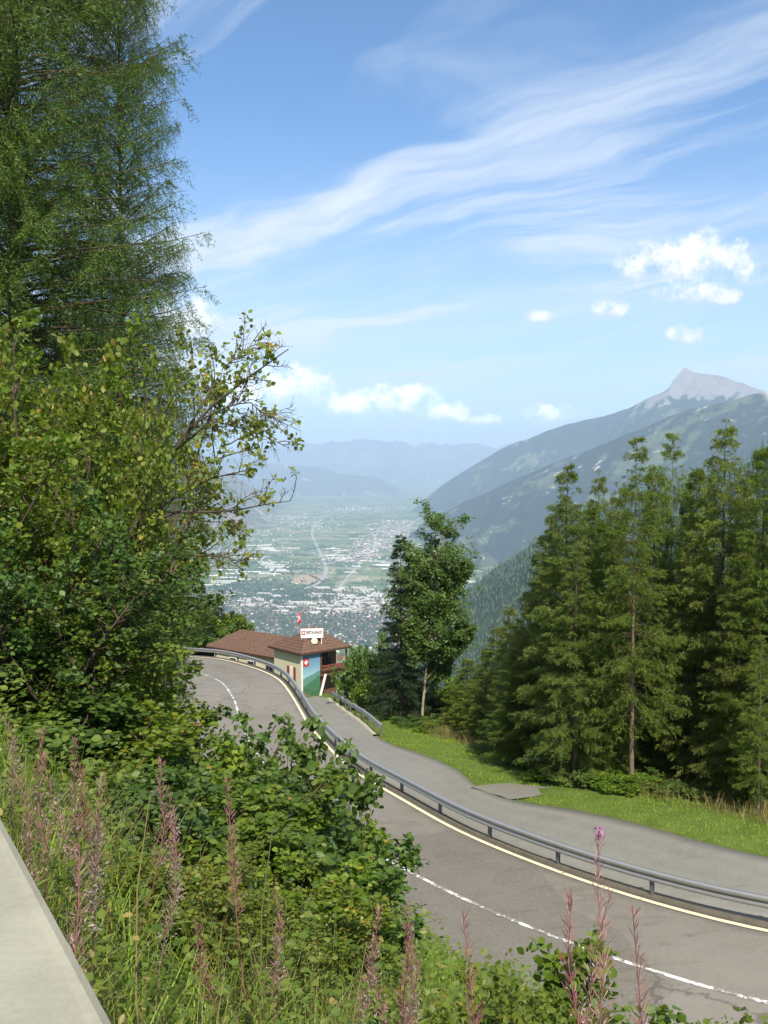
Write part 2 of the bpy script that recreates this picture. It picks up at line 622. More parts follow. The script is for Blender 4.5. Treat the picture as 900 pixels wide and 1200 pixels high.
M['needle_larch'] = leafmat('larch_needles', [(0.0, (0.055, 0.098, 0.016)), (0.5, (0.130, 0.190, 0.026)), (1.0, (0.225, 0.27, 0.04))], 0.45, (0.28, 0.36, 0.03))
M['needle_olive'] = leafmat('olive_needles', [(0.0, (0.062, 0.098, 0.018)), (0.5, (0.140, 0.190, 0.034)), (0.9, (0.215, 0.25, 0.05)), (1.0, (0.27, 0.24, 0.08))], 0.45, (0.30, 0.36, 0.04))
M['needle_spruce'] = leafmat('spruce_needles', [(0.0, (0.016, 0.032, 0.014)), (0.6, (0.030, 0.052, 0.018)), (1.0, (0.055, 0.080, 0.025))], 0.15)
M['grass'] = leafmat('meadow_grass', [(0.0, (0.115, 0.185, 0.016)), (0.5, (0.23, 0.33, 0.028)), (0.9, (0.34, 0.37, 0.06)), (1.0, (0.34, 0.28, 0.10))], 0.35)
M['grass_dry'] = leafmat('dry_grass', [(0.0, (0.10, 0.125, 0.03)), (0.5, (0.22, 0.20, 0.07)), (1.0, (0.36, 0.27, 0.13))], 0.3, (0.3, 0.25, 0.1))
M['herb'] = leafmat('herb_leaf', [(0.0, (0.055, 0.095, 0.012)), (0.5, (0.110, 0.160, 0.022)), (0.9, (0.18, 0.20, 0.04)), (1.0, (0.30, 0.23, 0.07))], 0.38)
M['pod'] = leafmat('fireweed_pod', [(0.0, (0.24, 0.095, 0.085)), (0.5, (0.40, 0.185, 0.18)), (0.9, (0.50, 0.30, 0.27)), (1.0, (0.50, 0.38, 0.30))], 0.4, (0.52, 0.27, 0.26))
M['fluff'] = leafmat('fireweed_fluff', [(0.0, (0.26, 0.20, 0.17)), (1.0, (0.46, 0.39, 0.35))], 0.4, (0.6, 0.5, 0.5), 0.9, 0.05)
M['petal'] = leafmat('fireweed_petal', [(0.0, (0.36, 0.13, 0.28)), (1.0, (0.48, 0.24, 0.40))], 0.3, (0.5, 0.2, 0.4))

# ------------------------------------------------------------------ road lines (metres, camera eye at the origin)
EDGE = smooth_line(catmull([(34, 16.5, -10.9), (22, 20.6, -12.2), (15.5, 23.7, -12.85), (10.8, 26.5, -13.3), (7.7, 29.9, -13.8), (5.6, 32.7, -14.1), (3.0, 37.4, -14.7), (0.8, 42.5, -15.2),
                            (-1.4, 48, -15.8), (-2.9, 53.5, -16.4), (-4.8, 61.5, -17.2), (-5.7, 66, -17.5), (-6.6, 70.8, -17.9), (-7.5, 75, -18.15), (-8.6, 79.8, -18.5), (-9.7, 83.3, -18.8),
                            (-11.3, 87, -19.1), (-14, 91.8, -19.5), (-16.6, 95, -19.7), (-19.4, 97.3, -20.0), (-23, 99.9, -20.3), (-28, 102, -20.6), (-35, 103, -21), (-44, 101, -21.5)], 1.0), 5)
NL, _t = side_normals(EDGE)
NE = len(EDGE)
ARC = np.arange(NE) * 1.0
LANE = np.interp(ARC, [0, 45, 75, 95, 130], [3.95, 4.0, 4.4, 5.2, 5.4])
iN = int(np.argmin(np.hypot(EDGE[:, 0] + 2.9, EDGE[:, 1] - 53.5)))


def off(d, dz=0.0):
    """line offset from the painted edge line; positive = towards the inner bank"""
    d = np.broadcast_to(d, (NE,))
    return np.column_stack([EDGE[:, :2] + NL * d[:, None], EDGE[:, 2] + dz])


ACC_R = smooth_line(catmull([(34, 19.5, -11.2), (20, 25.7, -12.55), (13.0, 31.9, -13.4), (11.4, 34.0, -13.7), (9.6, 36.7, -14.0), (7.4, 39.1, -14.3), (5.5, 40.6, -14.6), (4.35, 43.3, -15.0), (3.7, 49.0, -15.9), (2.4, 53.4, -16.6),
                             (0.0, 59.6, -17.6), (-1.1, 66.9, -18.7), (-2.3, 73.8, -19.7), (-3.8, 81.5, -20.9), (-5.3, 87.6, -21.8), (-6.2, 90.0, -22.2)], 1.0), 3)
_o = off(-0.58, -0.03)
ACC_L = np.vstack([_o[:iN], catmull([_o[iN], (-3.55, 60, -17.7), (-4.85, 67, -18.75), (-6.2, 76, -20.15), (-7.2, 84, -21.35), (-7.7, 88.6, -22.1)], 1.0)])
WALL0, WALLD = np.array([-0.373, 1.246]), np.array([-0.5140, 0.8578])
WALLN = np.array([0.8578, 0.5140])


def strip(name, A, B, mt, nx=8, skirt=0.3, crown=0.0, dz=0.0, kind='structure'):
    n = max(len(A), len(B))

    def rs(Q):
        s = np.linspace(0, 1, n)
        u = np.linspace(0, 1, len(Q))
        return np.stack([np.interp(s, u, Q[:, k]) for k in range(3)], 1)
    A, B = rs(A), rs(B)
    w = np.linspace(0, 1, nx)
    P = A[:, None, :] * (1 - w[None, :, None]) + B[:, None, :] * w[None, :, None]
    P[:, :, 2] += dz + crown * (1 - (2 * w[None] - 1) ** 2)
    if skirt:
        a, b = P[:, :1].copy(), P[:, -1:].copy()
        a[..., 2] -= skirt
        b[..., 2] -= skirt
        P = np.concatenate([a, P, b], axis=1)
    k = P.shape[1]
    idx = np.arange(n * k).reshape(n, k)
    T = np.stack([idx[:-1, :-1], idx[:-1, 1:], idx[1:, 1:], idx[1:, :-1]], -1).reshape(-1, 4)
    wr_ = np.linspace(0, 1, nx)
    wr_ = np.concatenate([[0], wr_, [1]]) if skirt else wr_
    me = mesh_np(name, P.reshape(-1, 3), T, mt, None, np.tile(wr_, n))
    o = link(name, me)
    if kind:
        o['kind'] = kind
    return o, P.reshape(-1, 3)


# ------------------------------------------------------------------ near ground
ctrl = []


def cadd(Q, stepn=3, dz=0.0):
    ctrl.extend([tuple(p + np.array([0, 0, dz])) for p in np.asarray(Q, float)[::stepn]])


cadd(off(-0.4), 4)
cadd(off(2 * LANE + 0.5), 4)
cadd(ACC_R, 4)
cadd(ACC_L[iN:], 4)
_n, _ = side_normals(ACC_R)
for dd, dz, stp in ((3.5, -0.2, 5), (7.5, -0.9, 5), (14, -5.5, 7), (32, -19, 10), (80, -52, 16)):
    Q = ACC_R.copy()
    Q[:, :2] -= _n * dd
    Q[:, 2] += dz
    Q = Q[8:-16] if dd < 20 else Q[12:-20]
    cadd(Q, stp)
for t in np.arange(-8, 46, 4.0):
    p = WALL0 + WALLD * t
    ctrl.append((p[0], p[1], -1.75))
    q = p - WALLN * 5
    ctrl.append((q[0], q[1], -1.70))
    q = p + WALLN * 3.2
    ctrl.append((q[0], q[1], -4.15 if t < 30 else -5))
ctrl += [(-30, 112, -20), (-25, 125, -23), (-45, 125, -14), (-60, 110, -5), (-14, 125, -31), (-17, 110, -25.5), (-60, 70, 3), (-40, 160, -28), (-90, 160, 0),
         (-11, 95, -23.2), (-3.3, 92, -23.3), (-2, 98, -26), (-20, 104, -24.5), (-10, 108, -28), (0, 85, -23.0), (6, 85, -27), (3, 95, -29), (12, 78, -26),
         (-5.5, 92.5, -22.6), (-8, 90, -22.3), (40, 8, -9), (60, -5, -7), (20, 8, -7.5), (30, 0, -4)]
for a in np.linspace(-75, 75, 9):
    for r, z in ((350, -235), (900, -640), (1700, -1180), (2300, -1250)):
        ctrl.append((r * math.sin(R(a)), r * math.cos(R(a)), z))
ctrl = np.array(ctrl)
_d = np.hypot(ctrl[:, None, 0] - ctrl[None, :, 0], ctrl[:, None, 1] - ctrl[None, :, 1])
_A = np.zeros((len(ctrl) + 1,) * 2)
_A[:-1, :-1] = -_d - np.eye(len(ctrl)) * 0.02
_A[-1, :-1] = 1
_A[:-1, -1] = 1
_w = np.linalg.solve(_A, np.append(ctrl[:, 2], 0))


def ground_z(xy):
    xy = np.atleast_2d(np.asarray(xy, float))[:, :2]
    out = np.empty(len(xy))
    for i in range(0, len(xy), 8000):
        q = xy[i:i + 8000]
        dd = np.hypot(q[:, None, 0] - ctrl[None, :, 0], q[:, None, 1] - ctrl[None, :, 1])
        out[i:i + 8000] = -dd @ _w[:-1] + _w[-1]
    return out


def grow(a, b, step, g, lim):
    """axis: dense a..b, then growing steps out to the limits"""
    c = list(np.arange(a, b + 1e-6, step))
    s, x = step, c[-1]
    while x < lim[1]:
        s *= g
        x += s
        c.append(x)
    s, x, lo = step, c[0], []
    while x > lim[0]:
        s *= g
        x -= s
        lo.append(x)
    return np.array(lo[::-1] + c)


main_road, RP = strip('road', off(-0.26), off(2 * LANE + 0.35), M['asphalt'], 12, 0.35, 0.05)
side_road, SP = strip('access_road', ACC_L, ACC_R, M['asphalt_side'], 8, 0.35, 0.0, 0.004)
gx = grow(-28, 24, 0.5, 1.22, (-1900, 1900))
gy = grow(-3, 104, 0.5, 1.22, (-70, 2300))
GX, GY = np.meshgrid(gx, gy)
G = np.column_stack([GX.ravel(), GY.ravel()])
gz = ground_z(G)
rough = fbm(G * 0.35, 4, 0.5, 3) * 0.12
RS = np.concatenate([RP, SP])
fp = (G[:, 0] > -50) & (G[:, 0] < 40) & (G[:, 1] > 10) & (G[:, 1] < 110)
near = np.where(fp)[0]
dmin = np.full(len(G), 99.0)
zroad = np.zeros(len(G))
for i in range(0, len(near), 3000):
    q = G[near[i:i + 3000]]
    d2 = (q[:, None, 0] - RS[None, :, 0]) ** 2 + (q[:, None, 1] - RS[None, :, 1]) ** 2
    j = d2.argmin(1)
    dmin[near[i:i + 3000]] = np.sqrt(d2[np.arange(len(q)), j])
    zroad[near[i:i + 3000]] = RS[j, 2]
gz += rough * np.clip((dmin - 0.6) / 1.5, 0, 1)
on = dmin < 0.75
gz[on] = np.minimum(gz[on], zroad[on] - 0.10)
far = np.hypot(G[:, 0], G[:, 1]) > 160
gz[far] += (fbm(G[far] * 0.01, 5, 0.55, 9) * 0.06 * np.hypot(G[far, 0], G[far, 1]))
gz = np.maximum(gz, -1240)
nxg, nyg = len(gx), len(gy)
idx = np.arange(nxg * nyg).reshape(nyg, nxg)
T = np.stack([idx[:-1, :-1], idx[:-1, 1:], idx[1:, 1:], idx[1:, :-1]], -1).reshape(-1, 4)
ground = link('ground', mesh_np('ground', np.column_stack([G, gz]), T, M['soil'], smooth=True))
ground['kind'] = 'structure'


def snap(x, y):
    return float(ground_z([(x, y)])[0])


# ------------------------------------------------------------------ painted lines and kerb
strip('road_edge_line', off(0.09), off(-0.09), M['line_cream'], 2, 0, 0, 0.030)
cl = off(LANE)


def crown_dz(i0, i1):
    return 0.058


for nm, i0, i1, hw in (('road_centre_line', 0, NE, 0.075),):
    A, B = off(LANE + hw)[i0:i1], off(LANE - hw)[i0:i1]
    strip(nm, A, B, M['line_white'], 2, 0, 0, 0.062)
strip('kerb', off(-0.27, 0.0), off(-0.57, 0.0), M['kerb'], 3, 0.3, 0.02, 0.06)
# gravel pad beside the access road
pad = np.array([(4.15, 43.8), (5.9, 44.6), (7.6, 43.6), (8.0, 42.6), (6.6, 41.2), (5.4, 40.9)])
bm = bmesh.new()
c = pad.mean(0)
ring = []
for k in range(len(pad)):
    for t in np.linspace(0, 1, 4, endpoint=False):
        q_ = pad[k] * (1 - t) + pad[(k + 1) % len(pad)] * t
        ring.append(q_ + (q_ - c) * 0.10 * float(vnoise(q_[None] * 1.7, 4)[0]))
vs = [bm.verts.new((p[0], p[1], snap(*p) + 0.03)) for p in ring]
v2 = [bm.verts.new((*(c + (p - c) * 0.55), snap(*(c + (p - c) * 0.55)) + 0.05)) for p in ring]
vc = bm.verts.new((*c, snap(*c) + 0.05))
for k in range(len(ring)):
    j = (k + 1) % len(ring)
    bm.faces.new((vs[k], vs[j], v2[j], v2[k]))
    bm.faces.new((v2[k], v2[j], vc))
tag(link('path', bm_mesh('path', bm, M['asphalt_side'])), kind='structure')

# ------------------------------------------------------------------ guardrails
W_SECT = [(0.0, 0.00), (0.06, 0.015), (0.085, 0.05), (0.075, 0.085), (0.0, 0.13), (-0.005, 0.17), (0.075, 0.215), (0.085, 0.255), (0.065, 0.30), (0.0, 0.325), (-0.05, 0.325)]


def guardrail(label, Q, top, spacing, first, flare=None):
    """Q: rail line on the ground"""
    root = empty('guardrail', Q[len(Q) // 2])
    tag(root, label, 'guardrail', 'steel guardrails')
    base = np.array(root.location)
    n, t = side_normals(Q)
    K = len(W_SECT)
    P = np.zeros((len(Q), K, 3))
    for k, (o_, h) in enumerate(W_SECT):
        P[:, k, :2] = Q[:, :2] + n * (o_ + 0.06)
        P[:, k, 2] = Q[:, 2] + top - 0.325 + h
    P -= base
    idx = np.arange(len(Q) * K).reshape(len(Q), K)
    T = np.stack([idx[:-1, :-1], idx[1:, :-1], idx[1:, 1:], idx[:-1, 1:]], -1).reshape(-1, 4)
    me = mesh_np('rail_beam', P.reshape(-1, 3), T, M['galv'])
    o = link('rail_beam', me, root)
    md = o.modifiers.new('thick', 'SOLIDIFY')
    md.thickness = 0.012
    bm = bmesh.new()
    bm_box(bm, (0, 0, top / 2 - 0.12), (0.10, 0.14, top + 0.16), 0, 0.012)
    pm = bm_mesh('post', bm, M['postm'])
    bm = bmesh.new()
    bm_box(bm, (0, 0.035, top - 0.16), (0.16, 0.07, 0.24), 0, 0.012)
    sm_ = bm_mesh('spacer_block', bm, M['galv'])
    s = np.concatenate([[0], np.cumsum(np.linalg.norm(np.diff(Q, axis=0), axis=1))])
    u = first
    while u < s[-1]:
        p = np.array([np.interp(u, s, Q[:, k]) for k in range(3)])
        i = int(np.searchsorted(s, u)) - 1
        a = math.atan2(t[i, 1], t[i, 0])
        po = link('post', pm, root)
        po.location = p - base
        po.rotation_euler = (0, 0, a)
        sb = link('spacer_block', sm_, po)
        u += spacing
    if flare is not None:
        bm = bmesh.new()
        p = Q[0] - base
        bm_box(bm, (p[0], p[1], top - 0.18), (0.07, 0.42, 0.36), math.atan2(t[0, 1], t[0, 0]), 0.03)
        link('end_shoe', bm_mesh('end_shoe', bm, M['galv']), root)
    return root


guardrail('long grey steel guardrail curving between the main road and the access lane', off(-0.44, 0.05)[4:], 0.80, 4.0, 1.2)
r2 = catmull([at(448, 862, 62.0), at(432, 847, 68.5), at(413, 833, 76.0), at(400, 824, 82.5), at(388, 817, 88.0)], 0.8)
r2[:, 2] = ground_z(r2[:, :2]) + 0.05
guardrail('short grey guardrail on the outer side of the access lane below the restaurant', r2, 0.78, 3.0, 0.6, 1)
kl = r2.copy()
_n2, _ = side_normals(kl)
kA, kB = kl.copy(), kl.copy()
kA[:, :2] += _n2 * 0.62
kB[:, :2] += _n2 * 0.36
kz = ground_z(kA[:, :2])
kA[:, 2] = kz + 0.17
kB[:, 2] = kz + 0.17
M['kerb_pale'] = simple('kerb_pale_concrete', (0.40, 0.36, 0.27), 0.85, 0, 0.25, 3.0, 0.2, 0.3)
strip('lane_kerb', kA, kB, M['kerb_pale'], 3, 0.35)

# ------------------------------------------------------------------ concrete parapet at the viewpoint
bm = bmesh.new()
A3 = [(WALLD[0], WALLD[1], 0), (-WALLN[0], -WALLN[1], 0), (0, 0, 1)]
cxy = WALL0 + WALLD * 1.6 - WALLN * 0.21
bm_box(bm, (0, 0, -0.55), (9.0, 0.42, 1.10), 0, 0.018, A3)
par = link('concrete_parapet', bm_mesh('concrete_parapet', bm, M['concrete']))
par.location = (cxy[0], cxy[1], -0.75)
tag(par, 'pale weathered concrete parapet along the edge of the viewpoint', 'parapet')

# ------------------------------------------------------------------ restaurant
M['render'] = simple('cream_render', (0.60, 0.54, 0.40), 0.85, 0, 0.10, 1.5, 0.2, 0.1)
M['render_edge'] = simple('pale_corner_paint', (0.66, 0.66, 0.64), 0.8, 0, 0.08, 2)
M['fascia'] = simple('dark_brown_board', (0.060, 0.032, 0.022), 0.7, 0, 0.3, 5)
M['wood'] = simple('brown_timber', (0.13, 0.062, 0.034), 0.7, 0, 0.35, 5, 0.3)
M['shutter'] = simple('red_brown_shutter', (0.26, 0.055, 0.035), 0.6, 0, 0.2, 5)
M['white'] = simple('white_paint', (0.76, 0.75, 0.70), 0.55, 0, 0.06, 4)
M['red'] = simple('flag_red', (0.62, 0.030, 0.045), 0.6, 0, 0.08, 4)
M['red_paint'] = simple('red_paint', (0.42, 0.035, 0.05), 0.6, 0, 0.08, 4)
M['ink'] = simple('dark_lettering', (0.045, 0.035, 0.03), 0.6, 0, 0.1, 4)
M['dish'] = simple('cream_dish', (0.68, 0.62, 0.48), 0.5, 0, 0.06, 4)


def glass_f(g):
    g.b.inputs['Base Color'].default_value = (0.03, 0.035, 0.04, 1)
    g.b.inputs['Roughness'].default_value = 0.08


M['glass'] = mat('window_glass', glass_f)


def roof_f(g):
    br = g.n('ShaderNodeTexNoise')
    g.put(br.inputs['Vector'], g.map(g.obj, (3.0, 3.0, 3.0)))
    br.inputs['Scale'].default_value = 1.6
    br.inputs['Detail'].default_value = 6
    at_ = g.n('ShaderNodeAttribute', attribute_name='rnd')
    c = g.mix(g.step(br.outputs[0], 0.3, 0.7), (0.100, 0.052, 0.034), (0.165, 0.092, 0.064))
    n2 = g.noise(g.obj, 0.5, 3)
    c = g.mix(g.m('MULTIPLY', g.step(n2, 0.5, 0.7), 0.5), c, (0.13, 0.075, 0.055))
    g.put(g.b.inputs['Base Color'], c)
    g.b.inputs['Roughness'].default_value = 0.85


M['rooftile'] = mat('brown_roof_tiles', roof_f)


def mural_f(g):
    """painted panel, coordinates in metres on the wall: x across 0..2.2, z up 0..4.3"""
    sep = g.n('ShaderNodeSeparateXYZ')
    g.t.links.new(g.obj, sep.inputs[0])
    x, y, z = sep.outputs
    n = g.noise(g.obj, 2.2, 5, 0.6)
    h = g.m('ADD', z, g.m('MULTIPLY', g.m('SUBTRACT', n, 0.5), 0.35))
    skyc = g.ramp(g.m('DIVIDE', z, 4.3), [(0.40, (0.36, 0.50, 0.53)), (0.72, (0.15, 0.30, 0.39)), (1.0, (0.08, 0.20, 0.31))])
    hill1 = g.step(h, g.m('ADD', 2.05, g.m('MULTIPLY', x, 0.30)), g.m('ADD', 1.95, g.m('MULTIPLY', x, 0.30)))
    c = g.mix(hill1, skyc, (0.09, 0.22, 0.18))
    hill2 = g.step(h, g.m('ADD', 1.25, g.m('MULTIPLY', x, 0.48)), g.m('ADD', 1.1, g.m('MULTIPLY', x, 0.48)))
    c = g.mix(hill2, c, (0.045, 0.14, 0.07))
    tr = g.step(g.noise(g.map(g.obj, (4, 4, 1.5)), 2, 3), 0.52, 0.6)
    low = g.step(h, g.m('SUBTRACT', 1.5, g.m('MULTIPLY', x, 0.5)), g.m('SUBTRACT', 1.3, g.m('MULTIPLY', x, 0.5)))
    c = g.mix(g.m('MULTIPLY', low, tr), c, (0.035, 0.09, 0.05))
    base = g.step(h, g.m('SUBTRACT', 0.95, g.m('MULTIPLY', x, 0.55)), g.m('SUBTRACT', 0.7, g.m('MULTIPLY', x, 0.55)))
    c = g.mix(g.m('MULTIPLY', base, 0.8), c, (0.17, 0.12, 0.06))
    g.put(g.b.inputs['Base Color'], c)
    g.b.inputs['Roughness'].default_value = 0.7


M['mural'] = mat('painted_mural', mural_f)

RC = np.array([-7.8, 89.0])                                # eave corner nearest the camera
RA, RB = np.array([-0.66, 0.751]), np.array([0.751, 0.66])
ZB, ZE = -22.9, -18.05
rest = empty('restaurant', (RC[0], RC[1], ZB), 0)
tag(rest, 'small cream restaurant with brown hipped roof and painted gable mural', 'restaurant')
AX = [(RA[0], RA[1], 0), (RB[0], RB[1], 0), (0, 0, 1)]


def rl(a, b, z):
    """local metres: a back-left, b back-right, z above base"""
    p = RA * a + RB * b
    return (p[0], p[1], z)


def rpart(name, boxes, mt, parent=rest, bev=0.0):
    bm = bmesh.new()
    for (a0, a1, b0, b1, z0, z1) in boxes:
        bm_box(bm, rl((a0 + a1) / 2, (b0 + b1) / 2, (z0 + z1) / 2), (a1 - a0, b1 - b0, z1 - z0), 0, bev, AX)
    return link(name, bm_mesh(name, bm, mt), parent)


H = ZE - ZB
rpart('wall', [(0.42, 4.9, 0.42, 2.62, -1.5, H)], M['render'])
rpart('wall', [(1.7, 4.9, 2.623, 5.6, -2.5, H)], M['wood'])
rpart('corner_post', [(0.40, 0.56, 0.40, 0.56, -0.6, H - 0.02)], M['render_edge'])
# mural with its frame and the emblem painted on it
bm = bmesh.new()
bm_box(bm, (1.0, 0, 2.15), (2.0, 0.03, 4.3))
mo = link('mural', bm_mesh('mural', bm, M['mural']), rest)
mo.location = rl(0.402, 0.60, 0.35)
mo.rotation_euler = (0, 0, math.atan2(RB[1], RB[0]))
bm = bmesh.new()
bm_box(bm, (0.33, -0.025, 3.55), (0.66, 0.02, 0.78))
fl = link('painted_flag', bm_mesh('painted_flag', bm, M['red_paint']), mo)
bm = bmesh.new()
bm_box(bm, (0.33, -0.042, 3.55), (0.42, 0.012, 0.14))
bm_box(bm, (0.33, -0.042, 3.69), (0.14, 0.012, 0.135))
bm_box(bm, (0.33, -0.042, 3.41), (0.14, 0.012, 0.135))
link('white_cross', bm_mesh('white_cross', bm, M['white']), mo)
# hipped roof: deck, tiles laid in courses, fascia
E4 = [(0, 0), (5.3, 0), (5.3, 6.2), (0, 6.2)]
R2 = [(2.5, 2.4), (2.5, 3.9)]
rise = 1.55


def hip_tiles(parent, toP, corners, ridge, z0, z1, mt, course=0.34, tw=0.42):
    """individual overlapping tiles joined per roof; toP(a,b,z) -> local point"""
    planes = [(corners[0], corners[1], [ridge[0]]), (corners[1], corners[2], [ridge[0], ridge[1]]), (corners[2], corners[3], [ridge[1]]), (corners[3], corners[0], [ridge[1], ridge[0]])]
    V, T, n = [], [], 0
    rg = np.random.default_rng(5)
    for e0, e1, tops in planes:
        p0, p1 = np.array(toP(*e0, z0)), np.array(toP(*e1, z0))
        q = [np.array(toP(*t, z1)) for t in tops]
        q0, q1 = (q[-1], q[0]) if len(q) == 2 else (q[0], q[0])
        if len(q) == 2:
            q0, q1 = q[0], q[1]
        nrm = unit(np.cross(p1 - p0, q0 - p0))
        if nrm[2] < 0:
            nrm = -nrm
        L = np.linalg.norm((q0 + q1) / 2 - (p0 + p1) / 2)
        rows = max(2, int(L / course))
        for r in range(rows):
            f0, f1 = r / rows, (r + 1.25) / rows
            f1 = min(f1, 1)
            a0, b0 = p0 + (q0 - p0) * f0, p1 + (q1 - p1) * f0
            a1, b1 = p0 + (q0 - p0) * f1, p1 + (q1 - p1) * f1
            cnt = max(1, int(np.linalg.norm(b0 - a0) / tw))
            for k in range(cnt):
                s0, s1 = (k + 0.02) / cnt, (k + 0.98) / cnt
                lift = nrm * (0.055 + rg.uniform(0, 0.02))
                c = [a0 + (b0 - a0) * s0 + lift, a0 + (b0 - a0) * s1 + lift, a1 + (b1 - a1) * s1 + nrm * 0.02, a1 + (b1 - a1) * s0 + nrm * 0.02]
                d = [a0 + (b0 - a0) * s0, a0 + (b0 - a0) * s1]
                V += c + d
                T += [(n, n + 1, n + 2), (n, n + 2, n + 3), (n + 4, n + 5, n + 1), (n + 4, n + 1, n)]
                n += 6
    o = link('roof_tiles', mesh_np('roof_tiles', V, T, mt), parent)
    o['kind'] = 'stuff'
    return o


def hip_deck(parent, toP, corners, ridge, z0, z1, mt):
    bm = bmesh.new()
    b = [bm.verts.new(toP(*c_, z0)) for c_ in corners]
    lo = [bm.verts.new(toP(*c_, z0 - 0.16)) for c_ in corners]
    r = [bm.verts.new(toP(*c_, z1)) for c_ in ridge]
    bm.faces.new((b[0], b[1], r[0]))
    bm.faces.new((b[1], b[2], r[1], r[0]))
    bm.faces.new((b[2], b[3], r[1]))
    bm.faces.new((b[3], b[0], r[0], r[1]))
    for k in range(4):
        bm.faces.new((lo[k], lo[(k + 1) % 4], b[(k + 1) % 4], b[k]))
    bm.faces.new(lo[::-1])
    return link('roof', bm_mesh('roof', bm, mt), parent)


roof = hip_deck(rest, rl, E4, R2, H, H + rise, M['fascia'])
hip_tiles(roof, rl, E4, R2, H, H + rise, M['rooftile'])
# window with shutters on the left wall (faces -b)
for bshift in (0.0,):
    wz, wa = 2.15, 2.0
    win = rpart('window', [(wa - 0.30, wa + 0.30, 0.385, 0.45, wz, wz + 1.15)], M['white'])
    rpart('pane', [(wa - 0.24, wa - 0.02, 0.375, 0.38, wz + 0.06, wz + 1.09), (wa + 0.02, wa + 0.24, 0.375, 0.38, wz + 0.06, wz + 1.09)], M['white'], win)
    rpart('shutter', [(wa - 0.68, wa - 0.33, 0.37, 0.415, wz - 0.05, wz + 1.2)], M['shutter'])
    rpart('shutter', [(wa + 0.33, wa + 0.68, 0.37, 0.415, wz - 0.05, wz + 1.2)], M['shutter'])
# balcony on the right side
bal = rpart('balcony', [(0.35, 1.697, 2.64, 6.0, 2.30, 2.45)], M['wood'])
for b in np.arange(2.7, 6.0, 0.24):
    rpart('baluster', [(0.36, 0.42, b, b + 0.12, 2.45, 3.2)], M['wood'], bal)
rpart('handrail', [(0.33, 0.46, 2.64, 6.0, 3.2, 3.29)], M['wood'], bal)
rpart('balcony_post', [(0.38, 0.52, 5.8, 5.94, -2.2, H - 0.17)], M['wood'])
rpart('balcony_post', [(0.38, 0.52, 2.66, 2.80, 2.45, H - 0.17)], M['wood'])
for b in (3.0, 3.7, 4.4):
    d = rpart('window', [(1.64, 1.697, b, b + 0.5, 2.55, 4.3)], M['fascia'])
    rpart('pane', [(1.62, 1.638, b + 0.06, b + 0.44, 2.7, 4.2)], M['glass'], d)
bm = bmesh.new()
rgb_ = random.Random(3)
for k in range(38):
    b = rgb_.uniform(2.75, 5.7)
    bmesh.ops.create_icosphere(bm, subdivisions=1, radius=rgb_.uniform(0.05, 0.10), matrix=__import__('mathutils').Matrix.Translation(rl(0.24 + rgb_.uniform(-.08, .08), b, 3.15 + rgb_.uniform(-.18, .16))))
flower_me = bm_mesh('flowers', bm, simple('flower_red', (0.30, 0.05, 0.045), 0.8, 0, 0.5, 20))
bm = bmesh.new()
bm_box(bm, rl(0.24, 4.2, 2.95), (0.2, 3.1, 0.18), 0, 0.01, AX)
fb = tag(link('flower_box', bm_mesh('flower_box', bm, M['wood'])), 'wooden box of red flowers hanging on the timber balcony', 'flower box')
fb.location = rest.location
link('flowers', flower_me, fb)['kind'] = 'stuff'
# white sloping handrail wall right of the mural
bm = bmesh.new()
p0, p1 = np.array(rl(0.1, 2.30, 0.25)), np.array(rl(0.1, 3.05, 2.55))
dv = p1 - p0
ax0 = unit(dv)
ax1 = np.array([RA[0], RA[1], 0])
bm_box(bm, (p0 + p1) / 2, (np.linalg.norm(dv), 0.12, 0.20), 0, 0.01, [ax0, ax1, np.cross(ax0, ax1)])
link('stair_rail', bm_mesh('stair_rail', bm, M['white']), rest)
bm = bmesh.new()
for k in range(8):
    q = p0 + dv * ((k + 0.5) / 8) + np.array([RA[0], RA[1], 0]) * 0.55
    bm_box(bm, q - np.array([0, 0, 0.35]), (0.9, 0.16, 0.24), 0, 0, [ax1, (RB[0], RB[1], 0), (0, 0, 1)])
link('stair', bm_mesh('stair', bm, M['wood']), rest)
# round wooden disc on the balcony wall
bm = bmesh.new()
bmesh.ops.create_cone(bm, cap_ends=True, segments=20, radius1=0.36, radius2=0.36, depth=0.08)
dsk = link('round_plaque', bm_mesh('round_plaque', bm, simple('plaque_brown', (0.22, 0.12, 0.09), 0.7)), rest)
dsk.location = rl(0.30, 5.0, 3.85)
dsk.rotation_euler = (R(90), 0, math.atan2(RB[1], RB[0]))
dsk['label'] = 'round brown plaque hanging over the balcony'

# roof sign
sg_c = at(365.5, 741.5, 91.4)
sign = empty('roof_sign', (sg_c[0], sg_c[1], sg_c[2] - 1.1), R(8))
tag(sign, 'white RESTAURANT signboard on two posts above the brown roof', 'sign')
bm = bmesh.new()
bm_box(bm, (0, 0, 1.1), (2.15, 0.07, 1.0), 0, 0.01)
link('board', bm_mesh('board', bm, M['white']), sign)
bm = bmesh.new()
bm_box(bm, (0, -0.005, 1.57), (2.17, 0.09, 0.06))
link('top_trim', bm_mesh('top_trim', bm, M['shutter']), sign)
for sx in (-0.98, 0.92):
    bm = bmesh.new()
    bm_box(bm, (sx, 0.075, 0.25), (0.07, 0.07, 2.6))
    link('sign_post', bm_mesh('sign_post', bm, M['white']), sign)


